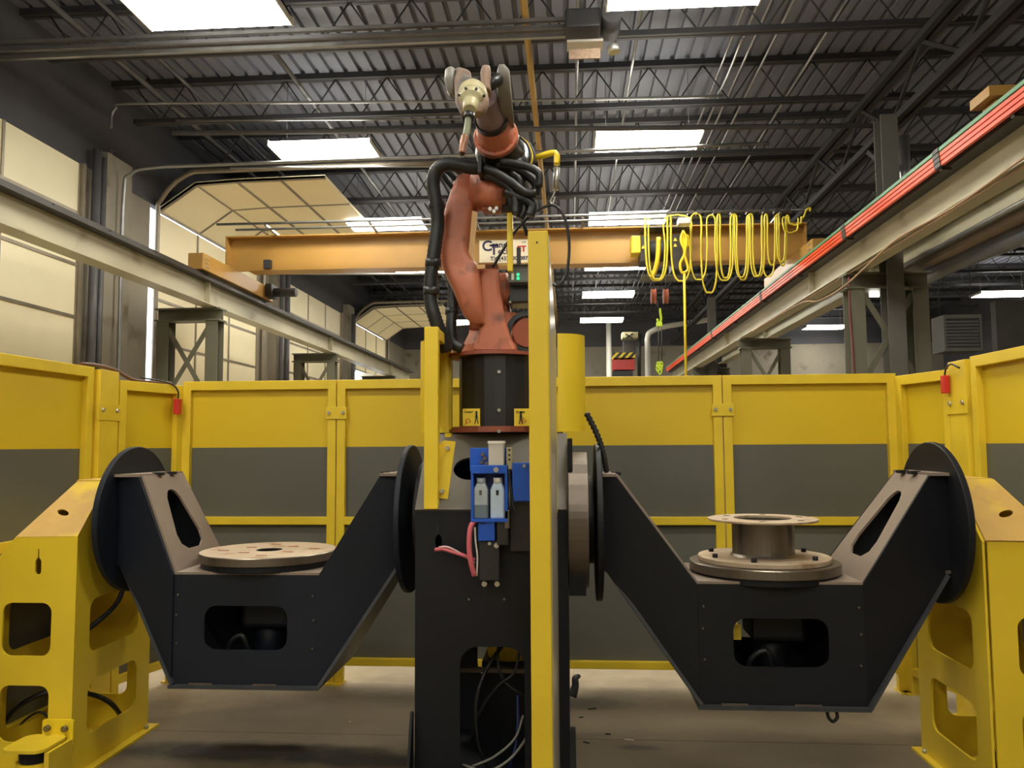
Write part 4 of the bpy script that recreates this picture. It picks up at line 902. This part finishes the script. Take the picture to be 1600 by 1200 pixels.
# base turntable and column
obj('base_casting', lathe(nb(), (RX,RY+.03,2.139), (0,0,1), [(0,0),(.21,0),(.20,.05),(.165,.12),(.15,.22),(0,.22)], n=36), M_ORG, RR)
def atl(pts, Y): return [at(x, y, Y) for x, y in pts]
def extr(outl, Y0, Y1, name, m, parent=None, bev=.012, label=None, holes=()):
    P = atl(outl, Y0); b = nb()
    f = [(p.x, p.z) for p in P]; hs = [[(q.x, q.z) for q in atl(h, Y0)] for h in holes]
    plate(b, f, hs, (0, Y0, 0), (1,0,0), (0,0,1), -(Y1-Y0))
    bmesh.ops.recalc_face_normals(b, faces=b.faces)
    return obj(name, b, m, parent if parent is not None else RR, label, bev=bev)
extr([(748,419),(779,419),(781,432),(782,455),(786,480),(792,508),(800,532),(810,548),(736,548),(744,530),(750,508),(749,470),(747,435)], 4.20, 4.34, 'column_front', M_ORG, bev=.02)
extr([(760,436),(792,432),(793,470),(800,500),(824,500),(850,548),(745,548),(750,480)], 4.34, 4.60, 'column_body', M_ORGD, bev=.03)
obj('shoulder_cap', lathe(nb(), at(792,452,4.36), (1,0,0), [(0,-.06),(.085,-.06),(.09,-.05),(.09,.0),(.07,.02),(0,.02)], n=28), M_ORG, RR)
cb = obj('shoulder_cover', box(nb(), at(747,410,4.22), at(780,421,4.34), .006), mat('khaki_cover', (170,120,70), .5), RR)
obj('cable_guide', lathe(nb(), at(824,520,4.30), (0,-1,0), [(.085,0),(.11,0),(.115,.02),(.11,.04),(.085,.04),(.085,0)], n=36), M_RUB, RR)
obj('axis_motor', cyl(nb(), at(824,520,4.42), at(824,520,4.24), .075, n=28), M_ORGD, RR)
obj('motor_housing', box(nb(), at(793,444,4.30), at(845,482,4.50), .012), M_BLK2, RR)
obj('bolt', cyl(nb(), at(797,472,4.30), at(797,472,4.28), .008, n=8), M_CHROME, RR)
obj('axis_motor', cyl(nb(), at(741,483,4.20), at(741,515,4.20), .028, n=16), M_ORGD, RR)
obj('connector', cyl(nb(), at(741,478,4.2), at(741,487,4.2), .024, n=14), M_BLK2, RR)
# link arm: rounded loft following the curved side profile
def loft(rows_, Yc, dep, name, m, parent=None, label=None, pw=3.0, sub=4):
    """rows: (xl, xr, y) in photo pixels; superelliptic sections of depth dep about Yc"""
    rs = []
    for i, row in enumerate(rows_):
        xl, xr, y = row[:3]; dd = row[3] if len(row) > 3 else dep; yc = row[4] if len(row) > 4 else Yc
        a, c = at(xl, y, yc), at(xr, y, yc); rs.append(((a+c)/2, (c-a).length/2, dd/2))
    # interpolate
    cs = smooth([q[0] for q in rs], sub); n = 28; b = nb(); rings = []
    for i, c in enumerate(cs):
        k = min(i//sub, len(rs)-2); t = (i-k*sub)/sub
        w_ = rs[k][1]*(1-t)+rs[k+1][1]*t; d_ = rs[k][2]*(1-t)+rs[k+1][2]*t; ring = []
        for j in range(n):
            a = 2*PI*j/n; ca, sa = math.cos(a), math.sin(a)
            ring.append(b.verts.new(c+V((w_*math.copysign(abs(ca)**(2/pw), ca), d_*math.copysign(abs(sa)**(2/pw), sa), 0))))
        rings.append(ring)
    for A, B in zip(rings, rings[1:]):
        for j in range(n):
            f_ = b.faces.new((A[j], A[(j+1)%n], B[(j+1)%n], B[j])); f_.smooth = True
    b.faces.new(rings[0][::-1]); b.faces.new(rings[-1])
    return obj(name, b, m, parent if parent is not None else RR, label)
loft([(722,738,272,.10),(712,744,280,.14),(706,745,300,.16),(698,744,325,.17),(692,741,350,.18),(689,738,378,.19),(689,737,400,.20),(692,750,420,.20),(701,752,440,.22),(710,754,458,.22),(718,756,478,.20),(726,758,495,.16),(738,758,508,.10)], 4.22, .2, 'link_arm', M_ORG, pw=3.6)
obj('link_arm_flange', plate(nb(), [(p.x, p.z) for p in atl([(738,330),(746,332),(740,400),(742,414),(758,414),(758,420),(737,422),(732,400)], 4.16)], [], (0,4.15,0), (1,0,0), (0,0,1), -.02), mat('pale_arm_edge', (215,170,110), .45), RR)
# elbow
obj('elbow_housing', cyl(nb(), at(737,300,4.22), at(792,300,4.22), .105, n=36), M_ORG, RR)
obj('elbow_housing', cyl(nb(), at(745,300,4.14), at(786,304,4.14), .07, n=30), M_ORG, RR)
obj('elbow_bracket', box(nb(), at(752,322,4.14), at(786,336,4.24), .01), M_ORGD, RR)
bolts([at(px,py,4.14) for px, py in ((766,327), (772,331), (776,326))], (0,-1,0), .01, .012, M_CHROME, RR)
obj('elbow_clamp', box(nb(), at(746,243,3.98), at(757,284,4.12), .006), M_RUB, RR)
# forearm: points towards the camera and upwards
E0, E1, W0 = at(790,262,4.25), at(775,214,4.02), at(752,134,3.62)
ax = (W0-E1).normalized()
obj('forearm_housing', lathe(nb(), E1-ax*.30, ax, [(0,0),(.12,0),(.135,.04),(.13,.18),(.105,.26),(.105,.30),(0,.30)], n=40), M_BLK2, RR)
fl_ = obj('forearm_flange', lathe(nb(), E1-ax*.02, ax, [(0,0),(.112,0),(.115,.004),(.115,.03),(.112,.034),(.08,.036),(0,.036)], n=44), M_ORG, RR)
x_, y_, d_ = frame_of(ax)
bolts([E1+ax*.012+(x_*math.cos(2*PI*k/12)+y_*math.sin(2*PI*k/12))*.097 for k in range(12)], ax, .006, .006, M_REDP, fl_)
obj('forearm_cone', lathe(nb(), E1, ax, [(0,0),(.100,0),(.095,.03),(.082,.10),(.078,.13),(0,.13)], n=36), M_ORG, RR)
obj('forearm', lathe(nb(), E1+ax*.12, ax, [(0,0),(.075,0),(.070,.05),(.062,.12),(.055,.2),(0,.2)], n=32), mat('sooty_forearm', (128,108,112), .55, 0, .2, 9), RR)
obj('cable_shroud', (lambda: None)() or box(nb(), at(775,262,4.16), at(812,338,4.26), .03), M_BLK2, RR)
obj('forearm_band', lathe(nb(), E1+ax*.125, ax, [(.08,0),(.082,.0),(.082,.035),(.08,.035)], n=32), M_RUB, RR)
# wrist fork: two prongs and wrist body
loft([(779,790,104,.05,3.66),(777,796,112,.07,3.66),(776,798,130,.09,3.68),(778,800,155,.10,3.74),(782,802,180,.10,3.84),(788,803,196,.10,3.95)], 3.7, .09, 'fork_prong', mat('sooty_prong', (120,116,108), .5, 0, .25, 8), pw=2.6)
loft([(700,709,107,.04,3.6),(696,714,113,.09,3.6),(695,715,128,.11,3.6),(698,714,142,.09,3.6),(703,711,150,.05,3.6)], 3.6, .1, 'wrist_end_cap', mat('grey_end_cap', (136,134,128), .4, 0, .2, 8), pw=2.4)
loft([(712,724,110,.06,3.58),(713,736,116,.10,3.58),(711,735,126,.12,3.58),(710,752,133,.13,3.56),(711,762,146,.15,3.54),(712,764,160,.14,3.52),(717,760,172,.12,3.50),(722,752,180,.08,3.48)], 3.55, .1, 'wrist_body', M_TAN, pw=2.6)
loft([(753,766,106,.06,3.60),(751,767,116,.09,3.60),(752,766,130,.10,3.60),(748,768,146,.10,3.60)], 3.6, .1, 'fork_prong', M_TAN, pw=2.6)
obj('wrist_motor', cyl(nb(), at(758,138,3.62), at(785,120,3.66), .028, n=18), M_BLK2, RR)
hubc, hubd = at(738,150,3.49), (at(731,190,3.36)-at(739,146,3.50)).normalized()
hb_ = obj('wrist_hub', lathe(nb(), hubc-hubd*.02, hubd, [(0,-.02),(.060,-.02),(.064,-.01),(.064,.030),(.058,.042),(.054,.062),(.040,.078),(.036,.085),(.031,.125),(.026,.135),(0,.135)], n=40), M_CRM, RR)
x_, y_, d_ = frame_of(hubd)
for k in range(8):
    a = 2*PI*k/8+.3; b = nb(); bolt(b, hubc+hubd*.036+(x_*math.cos(a)+y_*math.sin(a))*.058, (x_*math.cos(a)+y_*math.sin(a))*.8+hubd*.5, .006, .006); obj('bolt', b, M_BLK2, hb_)
obj('torch_clamp', cyl(nb(), at(734,178,3.39), at(732,186,3.38), .023, n=20), M_BLK2, RR)
tq = thing('welding_torch', 'pale green-grey welding torch hanging from the robot wrist', 'torch', at(722,240,3.34))
obj('torch_neck', tube(nb(), [at(732,184,3.38), at(730,200,3.37), at(727,215,3.36)], [.015,.0145,.015], n=14), mat('sage_torch', (128,134,108), .45, .2, .1, 10), tq)
obj('nozzle', tube(nb(), [at(727,213,3.36), at(724,226,3.35), at(722,240,3.34)], [.017,.0175,.014], n=16), mat('copper_nozzle', (150,110,90), .4, .5), tq)
obj('contact_tip', cyl(nb(), at(722,239,3.34), at(721.6,243,3.34), .007, n=10), M_INK, tq)
# hoses
hb = obj('hose', tube(nb(), [at(752,262,4.05), at(738,262,4.04), at(715,258,4.04), at(695,257,4.04), at(681,268,4.05), at(677,290,4.06), at(682,320,4.07), at(684,350,4.08), at(681,375,4.08), at(677,405,4.08), at(673,440,4.08), at(673,470,4.08), at(679,495,4.08), at(688,520,4.10), at(698,548,4.14)], .034, n=16, k=8, rough=True), M_RUB, RR)
for px, py, dx in ((682,322,.3), (677,411,-.2), (674,455,0)):
    obj('hose_clamp', cyl(nb(), at(px,py-6,4.08), at(px+dx,py+6,4.08), .042, n=18), M_BLK2, RR)
obj('hose', tube(nb(), [at(703,430,4.25), at(708,450,4.24), at(707,480,4.22), at(705,510,4.2), at(708,535,4.2), at(722,545,4.2)], .028, n=14, k=6, rough=True), M_RUB, RR)
obj('hose_clamp', cyl(nb(), at(706,482,4.22), at(706,492,4.22), .036, n=18), M_BLK2, RR)
for pts in ([(690,270),(700,285),(715,300),(735,312)], [(697,266),(708,276),(722,290),(742,302)], [(703,262),(716,268),(730,284),(746,296)]):
    obj('hose', tube(nb(), [at(x,y,4.14+.02*i) for i, (x, y) in enumerate(pts)], .014, n=10, k=5), M_RUB, RR)
# tangle of black hoses right of the elbow
for k, (pts, rr2) in enumerate((([(756,262),(775,270),(800,285),(820,300),(838,302)], .022), ([(758,272),(780,282),(798,296),(806,316),(806,335)], .022), ([(775,258),(800,262),(822,272),(838,288),(836,306)], .026),
        ([(782,252),(806,256),(828,262),(842,272),(842,292)], .02), ([(790,300),(805,306),(822,312),(832,322),(828,338)], .024), ([(798,270),(812,282),(816,302),(820,325),(812,342)], .022))):
    obj('cable_bundle', tube(nb(), [at(x,y,4.02+.03*(k % 3)) for x, y in pts], rr2, n=10, k=5), M_RUB, RR)
obj('elbow_motor', cyl(nb(), at(812,235,4.25), at(806,275,4.10), .06, n=24), M_BLK2, RR)
obj('elbow_motor', cyl(nb(), at(806,276,4.2), at(822,268,4.1), .035, n=20), M_ORG, RR)
for q in range(3):
    obj('motor_cable', tube(nb(), [at(812+q*2,214+q,4.1), at(824+q*2,226,4.08), at(829+q*3,245,4.06), at(824+q*2,262,4.06), at(808,268,4.08)], .006, n=6), M_YELW if q == 1 else M_RUB, RR)
# balancer arm with cable loop
r = thing('hose_support_arm', 'bright yellow bent support arm sticking out right of the elbow', 'support arm', at(830,250,4.2))
obj('arm_tube', tube(nb(), [at(828,249,4.2), at(862,239,4.2), at(867,239,4.2), at(870,243,4.2), at(870,258,4.2)], .017, n=12, k=1), M_YELB, r)
obj('end_block', box(nb(), at(866,240,4.18), at(873,258,4.22), .003), M_YELB, r)
obj('spring_balancer', cyl(nb(), at(870,262,4.2), at(868,297,4.2), .016, n=14), M_CHROME, r)
obj('hook', tube(nb(), [at(868,297,4.2), at(865,305,4.2), at(860,315,4.2), at(864,318,4.2), at(867,308,4.2)], .004, n=6), M_CHROME, r)
single('looped_cable', tube(nb(), [at(770,418,4.22), at(785,392,4.2), at(805,362,4.2), at(830,336,4.2), at(852,323,4.2), at(868,322,4.2), at(882,340,4.2), at(889,375,4.2), at(888,410,4.2), at(882,435,4.2), at(870,446,4.2), at(858,440,4.2)], .008, n=8), M_RUB,
       'black cable rising from the shoulder and looping over right of the post', 'cable')
single('looped_cable', cyl(nb(), at(812,332,4.25), at(824,368,4.25), .010, n=8), M_RUB, 'short straight black cable just above the yellow post top', 'cable')
single('light_curtain_post', box(nb(), at(792,332,4.15), at(802,426,4.19), .006), M_YELB, 'slim yellow upright bar standing right of the orange shoulder', 'bar').data.update()
r = thing('weld_control_box', 'grey control box with two green lights right of the robot shoulder', 'control box', at(810,440,4.3))
obj('case', box(nb(), at(794,419,4.22), at(850,444,4.28), .006), M_BOXG, r); obj('lid', box(nb(), at(794,413,4.2), at(850,419,4.28), .003), M_BLK2, r)
for py in (429, 435): obj('green_light', cyl(nb(), at(809.5,py,4.215), at(809.5,py,4.205), .009, n=14), M_LED, r)
obj('white_switch', box(nb(), at(799,427,4.215), at(803,437,4.22)), M_WHT, r)
obj('antenna', box(nb(), at(807,386,4.22), at(814,414,4.24), .004), M_BLK2, r)
# ================================================================== TORCH CLEANING STATION
YS = 3.80
r = ts = thing('torch_cleaner', 'blue torch cleaning station mounted on the pedestal front', 'torch cleaner', at(770,800,YS))
A_ = lambda x, y, Y=YS: at(x, y, Y)
obj('back_board', box(nb(), A_(734,700,3.86), A_(800,735,3.875), .003), M_BLUE, r)
obj('canister', box(nb(), A_(763,691,3.79), A_(789,727,3.86), .004), M_SILV, r)
obj('canister_lid', box(nb(), A_(762,689,3.785), A_(790,693,3.865)), M_WHT, r)
obj('connector_strip', box(nb(), A_(791,699,3.82), A_(801,733,3.86), .003), M_CRM, r)
bolts([A_(796,py,3.82) for py in (703,711,718)], (0,-1,0), .005, .01, M_INK, r, 'connector')
# rack: back, sides, shelf, header
x0, x1 = A_(736,730).x, A_(793,730).x; zt, zb, zs = A_(736,727).z, A_(736,811).z, A_(736,740).z
b = nb(); box(b, (x0, 3.79, zb), (x0+.012, 3.885, zt)); obj('side_panel', b, M_BLUE, r)
obj('side_panel', box(nb(), (x1-.012, 3.79, zb), (x1, 3.885, zt)), M_BLUE, r)
obj('header', box(nb(), (x0, 3.785, zs), (x1, 3.885, zt), .003), M_BLUE, r)
obj('shelf', box(nb(), (x0, 3.785, zb-.012), (x1, 3.885, zb+.003)), M_BLUE, r)
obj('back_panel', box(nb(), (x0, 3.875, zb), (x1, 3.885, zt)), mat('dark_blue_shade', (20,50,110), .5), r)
obj('round_knob', cyl(nb(), A_(775,734,3.785), A_(775,734,3.77), .012, n=18), M_CHROME, r)
for px, py in ((754,710),(757,716),(752,722),(760,724)): obj('fitting', cyl(nb(), A_(px,py,3.86), A_(px,py,3.84), .009, n=10), M_STLD, r)
obj('lower_block', box(nb(), A_(747,812,3.80), A_(775,843,3.86), .004), M_BLUE, r)
obj('rating_label', box(nb(), A_(748,810,3.795), A_(759,818,3.80)), M_NAVY, r)
obj('reamer_body', box(nb(), A_(776,812,3.80), A_(796,850,3.86), .006), M_BLK2, r)
obj('cutter_plate', box(nb(), A_(748,845,3.82), A_(782,905,3.87), .006), M_BLK2, r)
obj('silver_valve', box(nb(), A_(788,797,3.79), A_(797,825,3.82), .004), M_STL, r)
bolts([A_(776,852,3.82)], (0,-1,0), .012, .012, M_CHROME, r); bolts([A_(765,849,3.82)], (0,-1,0), .008, .012, M_CHROME, r)
obj('side_box', box(nb(), A_(800,723,3.80), A_(834,782,3.87), .006), M_BLUE, r)
bb = nb(); bolt(bb, A_(819,728,3.80), (0,-1,0), .008); obj('screw', bb, M_CHROME, r)
obj('support_plate', box(nb(), A_(797,735,3.86), A_(834,860,3.88)), M_BLK2, r)
obj('guard_channel', tube(nb(), [A_(794,735,3.80), A_(798,760,3.80), A_(802,790,3.80), A_(806,800,3.80)], .006, n=6), M_RUB, r)
for px0, px1, mm, lb, mk_ in ((740,764,M_BTL,'half-empty grey fluid bottle on the left in the blue rack','A'), (766,790,M_BTLW,'milky white fluid bottle on the right in the blue rack','B')):
    c = A_((px0+px1)/2, 780, 3.832); w_ = (A_(px1,780).x-A_(px0,780).x)/2-.002; z0 = zb+.004; z1 = A_(750,762).z
    q = thing('fluid_bottle', lb, 'bottle', (c.x, c.y, z0), 'fluid bottles in the blue rack')
    b = nb(); 
    rows3 = [(z0,w_*.96),(z0+.006,w_),(z1-.01,w_),(z1,w_*.9),(z1+.018,w_*.62),(z1+.02,w_*.55)]
    rg = []
    for z, ww in rows3:
        rg.append([b.verts.new((c.x+px_, c.y+py_, z)) for px_, py_ in rrect(-ww,-ww*.85,ww,ww*.85,ww*.3,3)])
    for A2, B2 in zip(rg, rg[1:]):
        for j in range(len(A2)): b.faces.new((A2[j], A2[(j+1)%len(A2)], B2[(j+1)%len(A2)], B2[j]))
    b.faces.new(rg[0][::-1]); b.faces.new(rg[-1]); obj('bottle_body', b, mm, q)
    obj('cap', cyl(nb(), (c.x,c.y,z1+.018), (c.x,c.y,z1+.045), w_*.62, n=20), mm if mk_ == 'A' else M_WHT, q)
    if mk_ == 'A':
        b = nb(); plate(b, rrect(-w_-.001,-w_*.85-.001,w_+.001,w_*.85+.001,w_*.3,3), [], (c.x,c.y,z0+.001), (1,0,0), (0,1,0), .06); obj('liquid', b, M_LIQ, q)
    obj('mark_plate', box(nb(), (c.x-.006, c.y-w_*.85-.0025, z1-.035), (c.x+.006, c.y-w_*.85, z1-.012)), M_STLD if mk_ == 'A' else M_INK, q)
r = thing('air_hose', 'pink and white hose pair running down beside the torch cleaner', 'hose', A_(738,870))
obj('pink_hose', tube(nb(), [A_(742,813,3.80), A_(735,825,3.79), A_(733,850,3.78), A_(735,875,3.78), A_(741,899,3.80)], .012, n=10), M_PINK, r)
obj('pink_hose', tube(nb(), [A_(680,859,3.86), A_(692,858,3.85), A_(706,862,3.84), A_(722,867,3.83), A_(742,875,3.83)], .009, n=10), M_PINK, r)
obj('white_hose', tube(nb(), [A_(742,824,3.81), A_(743,845,3.81), A_(746,870,3.81), A_(745,900,3.82)], .004, n=8), M_WHT, r)
obj('white_hose', tube(nb(), [A_(686,855,3.85), A_(700,855,3.84), A_(718,864,3.83), A_(742,880,3.83)], .005, n=8), mat('pale_pink_hose', (210,170,172), .45), r)
